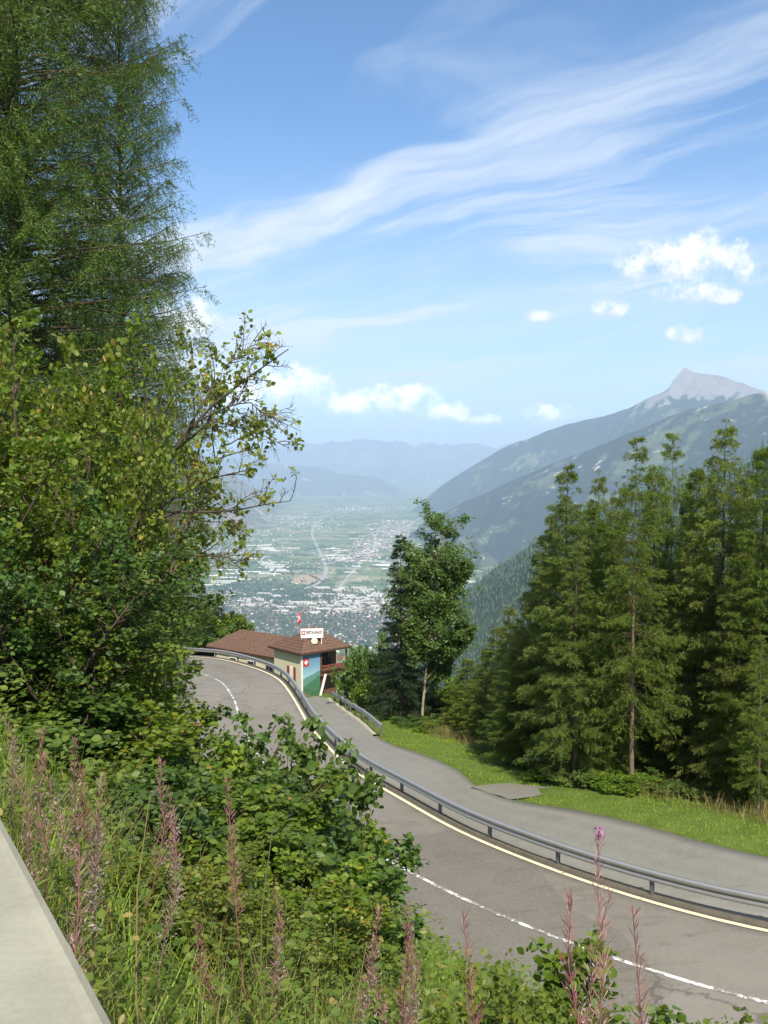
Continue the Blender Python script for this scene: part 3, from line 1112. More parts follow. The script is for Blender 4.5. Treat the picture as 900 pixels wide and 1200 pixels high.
def text_mesh(s, size, mt, parent, loc, name='lettering', width=None):
    cu = bpy.data.curves.new('t', 'FONT')
    cu.body = s
    cu.size = size
    cu.align_x, cu.align_y = 'CENTER', 'CENTER'
    cu.extrude = 0.006
    cu.offset = 0.012
    tmp = bpy.data.objects.new('t', cu)
    COL.objects.link(tmp)
    dg = bpy.context.evaluated_depsgraph_get()
    me = bpy.data.meshes.new_from_object(tmp.evaluated_get(dg))
    bpy.data.objects.remove(tmp)
    me.materials.clear()
    me.materials.append(mt)
    o = link(name, me, parent)
    o.location = loc
    o.rotation_euler = (R(90), 0, 0)
    if width:
        w = max(v.co.x for v in me.vertices) - min(v.co.x for v in me.vertices)
        for v in me.vertices:
            v.co.x *= width / w
    return o


text_mesh('RESTAURANT', 0.40, M['ink'], sign, (0.22, -0.045, 1.12), 'lettering', 1.55)
bm = bmesh.new()
bm_box(bm, (-0.82, -0.045, 1.12), (0.36, 0.02, 0.40))
eb = link('emblem', bm_mesh('emblem', bm, M['red_paint']), sign)
bm = bmesh.new()
bm_box(bm, (-0.82, -0.06, 1.12), (0.24, 0.012, 0.08))
bm_box(bm, (-0.82, -0.06, 1.20), (0.08, 0.012, 0.078))
bm_box(bm, (-0.82, -0.06, 1.04), (0.08, 0.012, 0.078))
link('emblem_cross', bm_mesh('emblem_cross', bm, M['white']), eb)
# dish
dp = at(368.5, 751, 91.0)
bm = bmesh.new()
bmesh.ops.create_cone(bm, cap_ends=True, segments=24, radius1=0.10, radius2=0.30, depth=0.10)
dish = link('satellite_dish', bm_mesh('satellite_dish', bm, M['dish']))
dish.location = dp
dish.rotation_euler = (R(80), 0, R(5))
tag(dish, 'round cream satellite dish on the roof below the signboard', 'satellite dish')
bm = bmesh.new()
bm_box(bm, (0, 0, -0.35), (0.05, 0.7, 0.05))
bm_box(bm, (0, 0.0, 0.3), (0.03, 0.03, 0.5))
link('bracket', bm_mesh('bracket', bm, M['postm']), dish)
# flag
fp_ = at(352.5, 752, 92.6)
flag = empty('flagpole', (fp_[0], fp_[1], fp_[2]))
tag(flag, 'red flag with white cross hanging limp on a pole above the roof', 'flag')
V, T = tubes([[(0, 0, -0.6), (0, 0, 1.2), (0, 0, 3.0)]], [[0.03, 0.028, 0.02]], 6)
link('pole', mesh_np('pole', V, T, M['galv']), flag)
nu, nv = 9, 9
uu, vv = np.meshgrid(np.linspace(0, 1, nu), np.linspace(0, 1, nv))
FX = -0.02 - 0.30 * uu * (0.6 + 0.4 * vv) + 0.10 * np.sin(uu * 7 + vv * 2) * vv
FY = 0.10 * np.sin(uu * 9 + vv * 1.5)
FZ = 2.92 - vv * 1.05 - uu * 0.18
idx = np.arange(nu * nv).reshape(nv, nu)
T = np.stack([idx[:-1, :-1], idx[:-1, 1:], idx[1:, 1:], idx[1:, :-1]], -1).reshape(-1, 4)
mi = [1 if (3 <= k % 8 <= 4 and 2 <= k // 8 <= 5) or (2 <= k % 8 <= 5 and 3 <= k // 8 <= 4) else 0 for k in range(64)]
fo = link('flag_cloth', mesh_np('flag_cloth', np.column_stack([FX.ravel(), FY.ravel(), FZ.ravel()]), T, [M['red'], M['white']], mi, smooth=True), flag)
fo.modifiers.new('thick', 'SOLIDIFY').thickness = 0.008

# long low wing behind the hairpin
AE, AN = unit(np.array([-0.79, 0.61])), unit(np.array([0.61, 0.79]))
AC = np.array([-10.2, 94.4])
wing = empty('restaurant_wing', (AC[0], AC[1], -24.5))
tag(wing, 'long low annex with brown tiled roof behind the hairpin guardrail', 'building')


def wl(a, b, z):
    p = AE * a + AN * b
    return (p[0], p[1], z)


WAX = [(AE[0], AE[1], 0), (AN[0], AN[1], 0), (0, 0, 1)]
bm = bmesh.new()
bm_box(bm, wl(5.3, 3.6, 1.9), (9.6, 6.4, 5.9), 0, 0, WAX)
link('wall', bm_mesh('wall', bm, M['render']), wing)
wc = [(0, 0), (11.0, 0), (11.0, 7.2), (0, 7.2)]
# corners ordered so that ridge runs along a
wr = [(9.3, 3.6), (0.6, 3.6)]
wcc = [wc[1], wc[2], wc[3], wc[0]]


def hip2(parent, z0, z1):
    cs = [wc[2], wc[1], wc[0], wc[3]]
    # edge cs0-cs1 is the left end (hip to ridge0), cs1-cs2 front, cs2-cs3 right end, cs3-cs0 back
    r = hip_deck(parent, wl, cs, wr, z0, z1, M['fascia'])
    hip_tiles(r, wl, cs, wr, z0, z1, M['rooftile'])


hip2(wing, 4.9, 6.35)
for a in (2.0, 4.6, 7.2):
    bm = bmesh.new()
    bm_box(bm, wl(a, 0.37, 3.6), (1.0, 0.08, 1.0), 0, 0, WAX)
    wn = link('window', bm_mesh('window', bm, M['white']), wing)
    bm = bmesh.new()
    bm_box(bm, wl(a, 0.32, 3.6), (0.85, 0.03, 0.85), 0, 0, WAX)
    link('pane', bm_mesh('pane', bm, M['glass']), wn)
# ------------------------------------------------------------------ valley floor
FLOOR = -1000.0


def floor_at(x, y):
    a, b = ratio(x, y)
    d = FLOOR / b
    return np.array([a * d, d, FLOOR])


def fields_f(g):
    rot = g.map(g.obj, (1, 1, 1), (0, 0, R(12)))
    wv = g.noise(g.obj, 0.0007, 3)
    p = g.vm('ADD', rot, g.comb(g.m('MULTIPLY', wv, 500.0), g.m('MULTIPLY', wv, 350.0), 0))
    v1 = g.n('ShaderNodeTexVoronoi', distance='CHEBYCHEV')
    g.put(v1.inputs['Vector'], g.map(p, (0.0032, 0.0052, 0.001)))
    v1.inputs['Scale'].default_value = 1.0
    v2 = g.n('ShaderNodeTexVoronoi', distance='CHEBYCHEV')
    g.put(v2.inputs['Vector'], g.map(p, (0.0105, 0.0026, 0.001), (0, 0, R(70))))
    v2.inputs['Scale'].default_value = 1.0
    s1 = g.n('ShaderNodeSeparateColor')
    g.t.links.new(v1.outputs['Color'], s1.inputs[0])
    s2 = g.n('ShaderNodeSeparateColor')
    g.t.links.new(v2.outputs['Color'], s2.inputs[0])
    f = g.m('ADD', g.m('MULTIPLY', s1.outputs[0], 0.55), g.m('MULTIPLY', s2.outputs[1], 0.45))
    c = g.ramp(f, [(0.10, (0.045, 0.078, 0.034)), (0.35, (0.088, 0.132, 0.048)), (0.55, (0.130, 0.172, 0.070)), (0.70, (0.195, 0.21, 0.10)), (0.82, (0.27, 0.24, 0.145)), (0.93, (0.35, 0.29, 0.20))])
    big = g.noise(g.obj, 0.00055, 4, 0.6)
    c = g.mix(g.m('MULTIPLY', g.step(big, 0.5, 0.65), 0.6), c, (0.045, 0.085, 0.034))
    g.put(g.b.inputs['Base Color'], c)
    g.b.inputs['Roughness'].default_value = 0.95
    g.b.inputs['Specular IOR Level'].default_value = 0.0


M['fields'] = mat('valley_fields', fields_f)
xs = np.linspace(-30000, 30000, 25)
ys = np.linspace(-1500, 58000, 25)
X_, Y_ = np.meshgrid(xs, ys)
idx = np.arange(625).reshape(25, 25)
T = np.stack([idx[:-1, :-1], idx[:-1, 1:], idx[1:, 1:], idx[1:, :-1]], -1).reshape(-1, 4)
vf = link('valley_floor', mesh_np('valley_floor', np.column_stack([X_.ravel(), Y_.ravel(), np.full(625, FLOOR)]), T, M['fields']))
vf['kind'] = 'structure'
M['far_road'] = simple('pale_road', (0.30, 0.30, 0.29), 0.9, 0, 0.1, 0.01, 0.1)
M['dirt'] = simple('bare_field', (0.34, 0.25, 0.15), 0.95, 0, 0.15, 0.02, 0.05)


def far_strip(name, pts, w, mt, dz=1.0):
    Q = smooth_line(catmull([floor_at(*p) for p in pts], 60.0), 4)
    n, _ = side_normals(Q)
    A, B = Q.copy(), Q.copy()
    A[:, :2] += n * w / 2
    B[:, :2] -= n * w / 2
    return strip(name, A, B, mt, 2, 0, 0, dz)


far_strip('motorway', [(348, 692), (362, 689), (374, 683), (381, 674), (382, 665), (378, 654), (372, 641), (367, 631), (366, 622), (372, 612), (386, 604)], 34, M['far_road'], 3)
far_strip('valley_road', [(396, 690), (410, 674), (424, 659), (440, 645), (458, 630), (476, 617), (496, 605)], 26, M['far_road'], 2.5)
far_strip('valley_lane', [(250, 668), (300, 655), (345, 645), (378, 652)], 16, M['far_road'], 2)
far_strip('valley_lane', [(270, 690), (320, 684), (350, 676), (382, 672)], 14, M['far_road'], 2)
bm = bmesh.new()
bm.faces.new([bm.verts.new(floor_at(*p) + np.array([0, 0, 1.5])) for p in [(340, 683), (362, 685), (376, 680), (380, 675), (362, 673), (345, 677)]])
tag(link('bare_field', bm_mesh('bare_field', bm, M['dirt'])), kind='structure')

# ------------------------------------------------------------------ mountains


def mountain_mat(name, forest, meadow, rock, rock_z=None, cliff=None, patch=0.64, sc_=1.0):
    def f(g):
        geo = g.n('ShaderNodeNewGeometry')
        p = geo.outputs['Position']
        sep = g.n('ShaderNodeSeparateXYZ')
        g.t.links.new(p, sep.inputs[0])
        sn = g.n('ShaderNodeSeparateXYZ')
        g.t.links.new(geo.outputs['Normal'], sn.inputs[0])
        n1 = g.noise(p, 0.0011 * sc_, 6, 0.62)
        n2 = g.noise(p, 0.0042 * sc_, 6, 0.65)
        n3 = g.noise(p, 0.018 * sc_, 3, 0.6)
        c = g.mix(n3, tuple(x * 0.6 for x in forest), tuple(x * 1.4 for x in forest))
        c = g.mix(g.step(g.m('ADD', g.m('MULTIPLY', n1, 0.6), g.m('MULTIPLY', n2, 0.4)), 0.515, 0.57), c, meadow)
        rk = g.mix(n2, tuple(x * 0.7 for x in rock), tuple(x * 1.15 for x in rock))
        pm = g.step(g.m('ADD', g.m('MULTIPLY', n2, 0.75), g.m('MULTIPLY', n3, 0.25)), patch, patch + 0.05)
        c = g.mix(pm, c, rk)
        if rock_z:
            h = g.m('ADD', sep.outputs[2], g.m('ADD', g.m('MULTIPLY', g.m('SUBTRACT', n1, 0.5), 500.0), g.m('MULTIPLY', g.m('SUBTRACT', n2, 0.5), 700.0)))
            c = g.mix(g.step(h, rock_z[0], rock_z[1]), c, rk)
        if cliff:
            h = g.m('ADD', sep.outputs[0], g.m('MULTIPLY', g.m('SUBTRACT', n1, 0.5), 700.0))
            k = g.m('MULTIPLY', g.step(h, cliff[0], cliff[0] + 120), g.step(g.m('ADD', sep.outputs[2], g.m('MULTIPLY', g.m('SUBTRACT', n2, 0.5), 600.0)), cliff[1], cliff[1] + 150))
            c = g.mix(k, c, rk)
        g.put(g.b.inputs['Base Color'], c)
        g.b.inputs['Roughness'].default_value = 0.95
        g.b.inputs['Specular IOR Level'].default_value = 0.0
        bump(g, g.m('ADD', n2, g.m('MULTIPLY', n3, 0.5)), 0.5, 60.0 / sc_)
    return mat(name, f)


def ridge_mesh(name, pts, nrm, slope, Lf, mt, nu=280, nv=110, gul=600.0, amp=0.16, seed=1, jag=0.02, back=0.5, zmin=-1030.0, curve=1.0):
    Q = np.array([at(*p) for p in pts])
    s = np.concatenate([[0], np.cumsum(np.linalg.norm(np.diff(Q[:, :2], axis=0), axis=1))])
    u = np.linspace(0, s[-1], nu)
    C = np.stack([np.interp(u, s, Q[:, k]) for k in range(3)], 1)
    nrm = unit(np.array(nrm))
    v = Lf * np.linspace(0, 1, nv) ** 1.35
    vb = -Lf * 0.5 * np.linspace(1, 0.03, 16)
    vv = np.concatenate([vb, v])
    U, Vv = np.meshgrid(u, vv, indexing='ij')
    drop = np.where(Vv >= 0, slope * Lf * (np.abs(Vv) / Lf) ** curve, back * np.abs(Vv))
    w = fbm(np.stack([U, Vv], -1) / (gul * 2.2), 4, 0.5, seed + 20)
    gn = fbm(np.stack([U / gul + w * 1.1, Vv / (gul * 4.0) + w * 0.3], -1), 5, 0.55, seed, ridged=True)
    fine = fbm(np.stack([U, Vv], -1) / (gul * 0.35), 5, 0.6, seed + 40)
    av = np.abs(Vv)
    A = amp * np.minimum(av, Lf * 0.35) * slope * 1.3
    Hh = C[:, None, 2] - drop + A * 0.75 * (gn - 0.85) + (A * 0.24 + min(22.0, gul * 0.045) * np.minimum(av / 120, 1)) * fine
    jn = fbm(np.stack([U, Vv * 0.3], -1) / (gul * 0.5), 5, 0.6, seed + 70)
    Hh = Hh + jn * jag * 1000 * np.exp(-av / (gul * 0.8))
    Hh = np.maximum(Hh, zmin)
    sh = w * gul * 0.35 * np.clip(av / gul, 0, 1)
    Px = C[:, None, 0] + nrm[0] * Vv - nrm[1] * sh
    Py = C[:, None, 1] + nrm[1] * Vv + nrm[0] * sh
    n1, n2 = U.shape
    idx = np.arange(n1 * n2).reshape(n1, n2)
    T = np.stack([idx[:-1, :-1], idx[1:, :-1], idx[1:, 1:], idx[:-1, 1:]], -1).reshape(-1, 4)
    V = np.stack([Px, Py, Hh], -1).reshape(-1, 3)
    o = link(name, mesh_np(name, V, T, mt, smooth=True))
    o['kind'] = 'structure'
    return o, V.reshape(n1, n2, 3)


m_far = mountain_mat('far_range', (0.05, 0.065, 0.05), (0.12, 0.13, 0.09), (0.42, 0.41, 0.40), (900, 1500), None, 0.60, 0.35)
m_left = mountain_mat('left_slopes', (0.085, 0.085, 0.045), (0.20, 0.15, 0.10), (0.32, 0.24, 0.18), None, None, 0.56, 0.8)
m_r1 = mountain_mat('right_massif', (0.020, 0.034, 0.020), (0.105, 0.125, 0.065), (0.23, 0.215, 0.20), (880, 960), None, 0.62, 0.9)
m_r2 = mountain_mat('right_ridge', (0.016, 0.027, 0.017), (0.070, 0.090, 0.045), (0.44, 0.41, 0.36), None, (4000, 200), 0.60, 1.2)
m_r3 = mountain_mat('near_spur', (0.020, 0.034, 0.014), (0.030, 0.050, 0.018), (0.10, 0.09, 0.07), None, None, 0.80, 5.0)
k = 1.67e3
k2 = 1.27e3
ridge_mesh('mountain', [(120, 500, 47000), (200, 522, 46000), (260, 530, 46000), (298, 527, 45000), (322, 522, 45000), (347, 519, 45000), (372, 523, 45000), (400, 519, 44000), (425, 514, 44000), (440, 512, 44000), (455, 515, 44000),
                        (467, 514, 44000), (484, 524, 44000), (505, 519, 45000), (520, 521, 45000), (550, 519, 45000), (582, 524, 45000), (610, 520, 46000), (700, 500, 47000)], (0, -1), 0.26, 9000, m_far, 300, 50, 1500, 0.6, 3, 0.30, 0.3)
ridge_mesh('mountain', [(150, 520, 33000), (230, 536, 32000), (290, 538, 31000), (330, 545, 31000), (370, 548, 30500), (400, 555, 30000), (440, 560, 29500), (475, 576, 29000), (510, 590, 28500)], (-0.1, -1), 0.19, 8000, m_far, 180, 60, 1900, 0.5, 11, 0.08, 0.3)
ridge_mesh('mountain', [(352, 599, 12.9 * k), (340, 594, 12.7 * k), (300, 574, 11.9 * k), (250, 545, 11 * k), (200, 520, 10 * k), (100, 472, 9 * k), (0, 440, 8.2 * k), (-150, 425, 7.2 * k), (-300, 415, 6.5 * k)], (0.8, -0.6), 0.55, 9000, m_left, 180, 80, 900, 0.28, 21, 0.05)
ridge_mesh('mountain', [(470, 607, 15.2 * k2), (480, 600, 15 * k2), (503, 580, 14.8 * k2), (527, 563, 14.5 * k2), (555, 545, 14.2 * k2), (583, 529, 14 * k2), (602, 519, 13.8 * k2), (620, 514, 13.6 * k2), (640, 505, 13.5 * k2), (662, 497, 13.3 * k2), (690, 492, 13 * k2), (715, 486, 12.8 * k2),
                        (737, 478, 12.7 * k2), (760, 466, 12.5 * k2), (775, 459, 12.3 * k2), (782, 455, 12.25 * k2), (788, 449, 12.2 * k2), (793, 443, 12.1 * k2), (797, 438, 12.05 * k2), (801, 432, 12 * k2), (804, 431, 12 * k2), (807, 434, 12 * k2), (816, 437, 11.95 * k2), (829, 439, 11.85 * k2), (837, 440, 11.8 * k2), (852, 443, 11.6 * k2), (867, 448, 11.5 * k2), (891, 457, 11.2 * k2), (960, 470, 11 * k2), (1040, 470, 10.8 * k2)],
           (-0.72, -0.7), 0.62, 6500, m_r1, 460, 110, 520, 0.46, 31, 0.030, 0.5)
r2o, R2V = ridge_mesh('mountain', [(505, 606, 10.2 * k2), (520, 600, 10 * k2), (545, 588, 9.8 * k2), (575, 575, 9.5 * k2), (610, 559, 9.2 * k2), (640, 546, 9 * k2), (665, 536, 8.8 * k2), (690, 527, 8.6 * k2), (725, 513, 8.4 * k2), (760, 499, 8.3 * k2), (790, 486, 8.2 * k2), (816, 478, 8.1 * k2), (853, 470, 8 * k2), (880, 462, 8 * k2), (900, 458, 8 * k2), (960, 450, 7.8 * k2), (1060, 430, 7.4 * k2)],
           (-0.64, -0.77), 0.42, 5600, m_r2, 300, 105, 430, 0.42, 41, 0.012, 0.4)
r3o, R3V = ridge_mesh('hills', [(490, 745, 3990), (520, 716, 3885), (540, 699, 3780), (560, 682, 3675), (580, 667, 3570), (600, 654, 3465), (620, 640, 3360), (640, 626, 3255), (665, 612, 3108), (700, 593, 2835), (750, 580, 2562), (800, 566, 2310), (850, 553, 2100), (880, 540, 1995), (900, 524, 1890), (940, 495, 1785), (1000, 460, 1680)],
           (-0.75, -0.66), 0.72, 1900, m_r3, 300, 100, 260, 0.25, 51, 0.008, 0.8, -1030, 1.0)

# ------------------------------------------------------------------ town on the valley floor
rg = np.random.default_rng(11)
M['wall_pale'] = simple('pale_wall', (0.46, 0.41, 0.35), 0.8, 0, 0.12, 0.02, 0.1)
M['wall_white'] = simple('white_wall', (0.66, 0.63, 0.58), 0.7, 0, 0.06, 0.02, 0.1)
M['roof_slate'] = simple('slate_roof', (0.085, 0.085, 0.095), 0.7, 0, 0.25, 0.02, 0.2)
M['roof_brown'] = simple('tile_roof', (0.24, 0.13, 0.09), 0.8, 0, 0.25, 0.02, 0.1)
M['roof_metal'] = simple('light_flat_roof', (0.56, 0.54, 0.50), 0.6, 0, 0.15, 0.02, 0.2)
HV = np.array([(-.5, -.5, 0), (.5, -.5, 0), (.5, .5, 0), (-.5, .5, 0), (-.5, -.5, .62), (.5, -.5, .62), (.5, .5, .62), (-.5, .5, .62), (-.55, 0, 1), (.55, 0, 1),
               (-.56, -.58, .58), (.56, -.58, .58), (.56, .58, .58), (-.56, .58, .58)])
HT = np.array([(0, 1, 5), (0, 5, 4), (1, 2, 6), (1, 6, 5), (2, 3, 7), (2, 7, 6), (3, 0, 4), (3, 4, 7), (4, 7, 8), (5, 9, 6), (10, 11, 9), (10, 9, 8), (12, 13, 8), (12, 8, 9)])
HM = np.array([0] * 10 + [1] * 4)


def house_mesh(nm, mats_):
    return mesh_np(nm, HV, HT, mats_, HM)


def ware_mesh(nm):
    bm = bmesh.new()
    bm_box(bm, (0, 0, 0.44), (1, 1, 0.88))
    n0 = len(bm.faces)
    bm_prism(bm, [(-.51, -.51, .88), (.51, -.51, .88), (.51, 0, 1.0), (.51, .51, .88), (-.51, .51, .88), (-.51, 0, 1.0)][0:0] or [(-.51, -.51, .885), (-.51, .51, .885), (-.51, 0, 1.0)], (1.02, 0, 0))
    bm.faces.ensure_lookup_table()
    for f in bm.faces[n0:]:
        f.material_index = 1
    return bm_mesh(nm, bm, [M['wall_pale'], M['roof_metal']])


def green_mesh(nm):
    a = np.linspace(0, math.pi, 7)
    pts = [(-.5, -0.5 * math.cos(t), 0.35 + 0.65 * math.sin(t)) for t in a]
    bm = bmesh.new()
    bm_prism(bm, [(-.5, -.5, 0)] + pts + [(-.5, .5, 0)], (1, 0, 0))
    return bm_mesh(nm, bm, [M['wall_white']])


hm = [house_mesh('house', [M['wall_pale'], M['roof_slate']]), house_mesh('house', [M['wall_white'], M['roof_brown']]), house_mesh('house', [M['wall_white'], M['roof_metal']])]
wm, gm = ware_mesh('warehouse'), green_mesh('greenhouse')


def cluster(px, py, rx, ry, n):
    a = rg.normal(0, 0.5, (n, 2))
    return [(px + rx * q[0], py + ry * q[1]) for q in a]


def indiv(name, me, p, size, rz, label, cat, grp):
    o = link(name, me)
    o.location = p
    o.scale = size
    o.rotation_euler = (0, 0, rz)
    tag(o, label, cat, grp)


# the biggest ones singly
near_px = sorted(cluster(370, 741, 190, 16, 420), key=lambda q: -q[1])
near_px = [q for q in near_px if 728 < q[1] < 768][:150]
for (x, y) in near_px:
    p = floor_at(x, y)
    L = rg.uniform(12, 24)
    j = rg.choice([0, 0, 1, 2], p=[.4, .2, .2, .2])
    indiv('house', hm[j], p, (L, rg.uniform(10, 14), rg.uniform(9, 15)), rg.uniform(0, 3.14), 'pale town house packed among trees on the near edge of the valley town', 'house', 'houses at the near edge of the valley town')
for (x, y) in cluster(425, 703, 95, 17, 62) + cluster(300, 702, 60, 10, 14) + cluster(530, 700, 60, 22, 14):
    p = floor_at(x, y)
    indiv('warehouse', wm, p, (rg.uniform(45, 130), rg.uniform(28, 60), rg.uniform(9, 16)), rg.uniform(-.25, .35), 'large pale flat roofed commercial building beyond the town on the valley floor', 'warehouse', 'commercial buildings beyond the valley town')
gpx = [(311 + 3 * i % 20 + rg.uniform(-3, 3), 659 + i * 1.7) for i in range(9)] + [(272 + rg.uniform(-25, 25), 668 + i * 2.2) for i in range(9)] + cluster(400, 655, 22, 4, 8) + cluster(447, 661, 40, 8, 7) + cluster(300, 640, 60, 12, 10) + cluster(440, 640, 60, 14, 8)
for (x, y) in gpx:
    p = floor_at(x, y)
    indiv('greenhouse', gm, p, (rg.uniform(90, 230), rg.uniform(14, 30), 6), rg.uniform(-.12, .12), 'long low white greenhouse lying across the fields of the valley floor', 'greenhouse', 'greenhouses in the valley fields')

# the countless rest
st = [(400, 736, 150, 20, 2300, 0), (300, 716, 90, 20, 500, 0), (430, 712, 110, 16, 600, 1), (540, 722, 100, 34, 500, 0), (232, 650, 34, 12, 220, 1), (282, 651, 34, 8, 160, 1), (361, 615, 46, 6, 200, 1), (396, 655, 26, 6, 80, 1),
      (437, 638, 26, 10, 160, 2), (424, 651, 18, 8, 120, 2), (452, 625, 22, 7, 150, 2), (470, 617, 26, 8, 200, 2), (425, 597, 44, 3, 200, 2), (300, 628, 60, 10, 120, 1), (500, 650, 40, 20, 160, 1), (585, 648, 30, 14, 120, 2), (350, 660, 120, 26, 200, 1), (340, 606, 40, 4, 120, 2)]
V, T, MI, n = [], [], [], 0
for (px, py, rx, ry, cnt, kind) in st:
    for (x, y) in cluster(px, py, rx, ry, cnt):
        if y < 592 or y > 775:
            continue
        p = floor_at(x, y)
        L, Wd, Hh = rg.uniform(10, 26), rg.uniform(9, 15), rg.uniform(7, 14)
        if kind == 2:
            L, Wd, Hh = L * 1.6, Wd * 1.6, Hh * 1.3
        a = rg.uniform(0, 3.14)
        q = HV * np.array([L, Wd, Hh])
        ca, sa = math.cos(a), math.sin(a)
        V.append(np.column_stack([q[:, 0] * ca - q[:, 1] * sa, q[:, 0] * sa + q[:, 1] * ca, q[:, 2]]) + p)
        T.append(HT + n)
        roofm = rg.choice([2, 3, 4], p=[.62, .28, .10] if kind == 0 else [.25, .35, .40])  # old town slate; its larger share also stands in for cloud shadow
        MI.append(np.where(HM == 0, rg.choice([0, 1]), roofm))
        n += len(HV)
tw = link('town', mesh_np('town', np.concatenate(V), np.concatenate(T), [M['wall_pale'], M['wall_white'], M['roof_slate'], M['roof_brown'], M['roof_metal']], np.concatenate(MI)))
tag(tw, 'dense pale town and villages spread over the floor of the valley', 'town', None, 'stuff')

# trees and hedges on the valley floor
OCT = np.array([(1, 0, 0), (0, 1, 0), (-1, 0, 0), (0, -1, 0), (0, 0, 1.1), (0, 0, -1.1)])
OCT_T = np.array([(0, 1, 4), (1, 2, 4), (2, 3, 4), (3, 0, 4), (1, 0, 5), (2, 1, 5), (3, 2, 5), (0, 3, 5)])
M['far_tree'] = leafmat('far_tree', [(0.0, (0.016, 0.036, 0.015)), (1.0, (0.050, 0.085, 0.028))], 0.0)
tp = []
for (px, py, rx, ry, cnt) in [(390, 736, 170, 20, 2600), (300, 722, 90, 20, 500), (520, 725, 120, 36, 700), (420, 706, 120, 16, 300), (345, 698, 70, 7, 500), (290, 690, 70, 16, 300), (280, 690, 80, 6, 200)]:  # dense town clumps also darken it in place of a cloud shadow
    tp += cluster(px, py, rx, ry, cnt)
P_ = [floor_at(x, min(max(y, 600), 772)) for x, y in tp]
S_ = [rg.uniform(6, 12) for _ in P_]
for _ in range(46):       # hedgerows
    x, y = rg.uniform(200, 600), rg.uniform(618, 692)
    a = floor_at(x, y)
    dr = unit(np.array([1, rg.normal(0, 0.2), 0])) if rg.random() < .7 else unit(np.array([rg.normal(-.1, .15), 1, 0]))
    for t in np.arange(0, rg.uniform(200, 700), 13):
        P_.append(a + dr * t)
        S_.append(rg.uniform(5, 10))
P_, S_ = np.array(P_), np.array(S_)
V = P_[:, None, :] + OCT[None] * (S_[:, None, None] * rg.uniform(.7, 1.2, (len(P_), 6, 1))) + np.array([0, 0, 1])[None, None] * S_[:, None, None] * .8
T = (OCT_T[None] + (np.arange(len(P_)) * 6)[:, None, None]).reshape(-1, 3)
vt = link('valley_trees', mesh_np('valley_trees', V.reshape(-1, 3), T, M['far_tree'], None, np.repeat(rg.random(len(P_)), 6)))
tag(vt, 'dark trees and hedges scattered through the town and fields below', 'trees', None, 'stuff')

# forest on the near spur
fl_ = R3V[4:-4, 12:70].reshape(-1, 3)
pk = fl_[rg.integers(0, len(fl_), 9000)] + np.column_stack([rg.normal(0, 8, (9000, 2)), np.zeros(9000)])
CN = np.array([(1, 0, 0), (0.3, .95, 0), (-.8, .6, 0), (-.8, -.6, 0), (.3, -.95, 0), (0, 0, 1)])
CN_T = np.array([(0, 1, 5), (1, 2, 5), (2, 3, 5), (3, 4, 5), (4, 0, 5)])
hs = rg.uniform(9, 19, len(pk))
V = pk[:, None, :] + CN[None] * np.stack([hs * .2, hs * .2, hs], 1)[:, None, :] - np.array([0, 0, 2.0])
T = (CN_T[None] + (np.arange(len(pk)) * 6)[:, None, None]).reshape(-1, 3)
fo = link('distant_forest', mesh_np('distant_forest', V.reshape(-1, 3), T, M['far_tree'], None, np.repeat(rg.random(len(pk)) * .8, 6)))
tag(fo, 'dark conifer forest covering the steep spur across the gully', 'forest', None, 'stuff')

# ------------------------------------------------------------------ haze
hz = bpy.data.materials.new('valley_haze')
hz.use_nodes = True
hz.node_tree.nodes.clear()
ho = hz.node_tree.nodes.new('ShaderNodeOutputMaterial')
pv = hz.node_tree.nodes.new('ShaderNodeVolumePrincipled')
pv.inputs['Density'].default_value = 4.6e-5
pv.inputs['Color'].default_value = (0.58, 0.75, 1.0, 1)
pv.inputs['Density Attribute'].default_value = ''
pv.inputs['Anisotropy'].default_value = 0.0
hz.node_tree.links.new(pv.outputs[0], ho.inputs['Volume'])
bm = bmesh.new()
bm_box(bm, (0, 28000, (1560 - 1245) / 2), (64000, 62000, 1560 + 1245))
hb = link('haze', bm_mesh('haze', bm, hz))
tag(hb, 'pale blue summer haze filling the valley air', 'haze', None, 'stuff')
# ------------------------------------------------------------------ vegetation builders


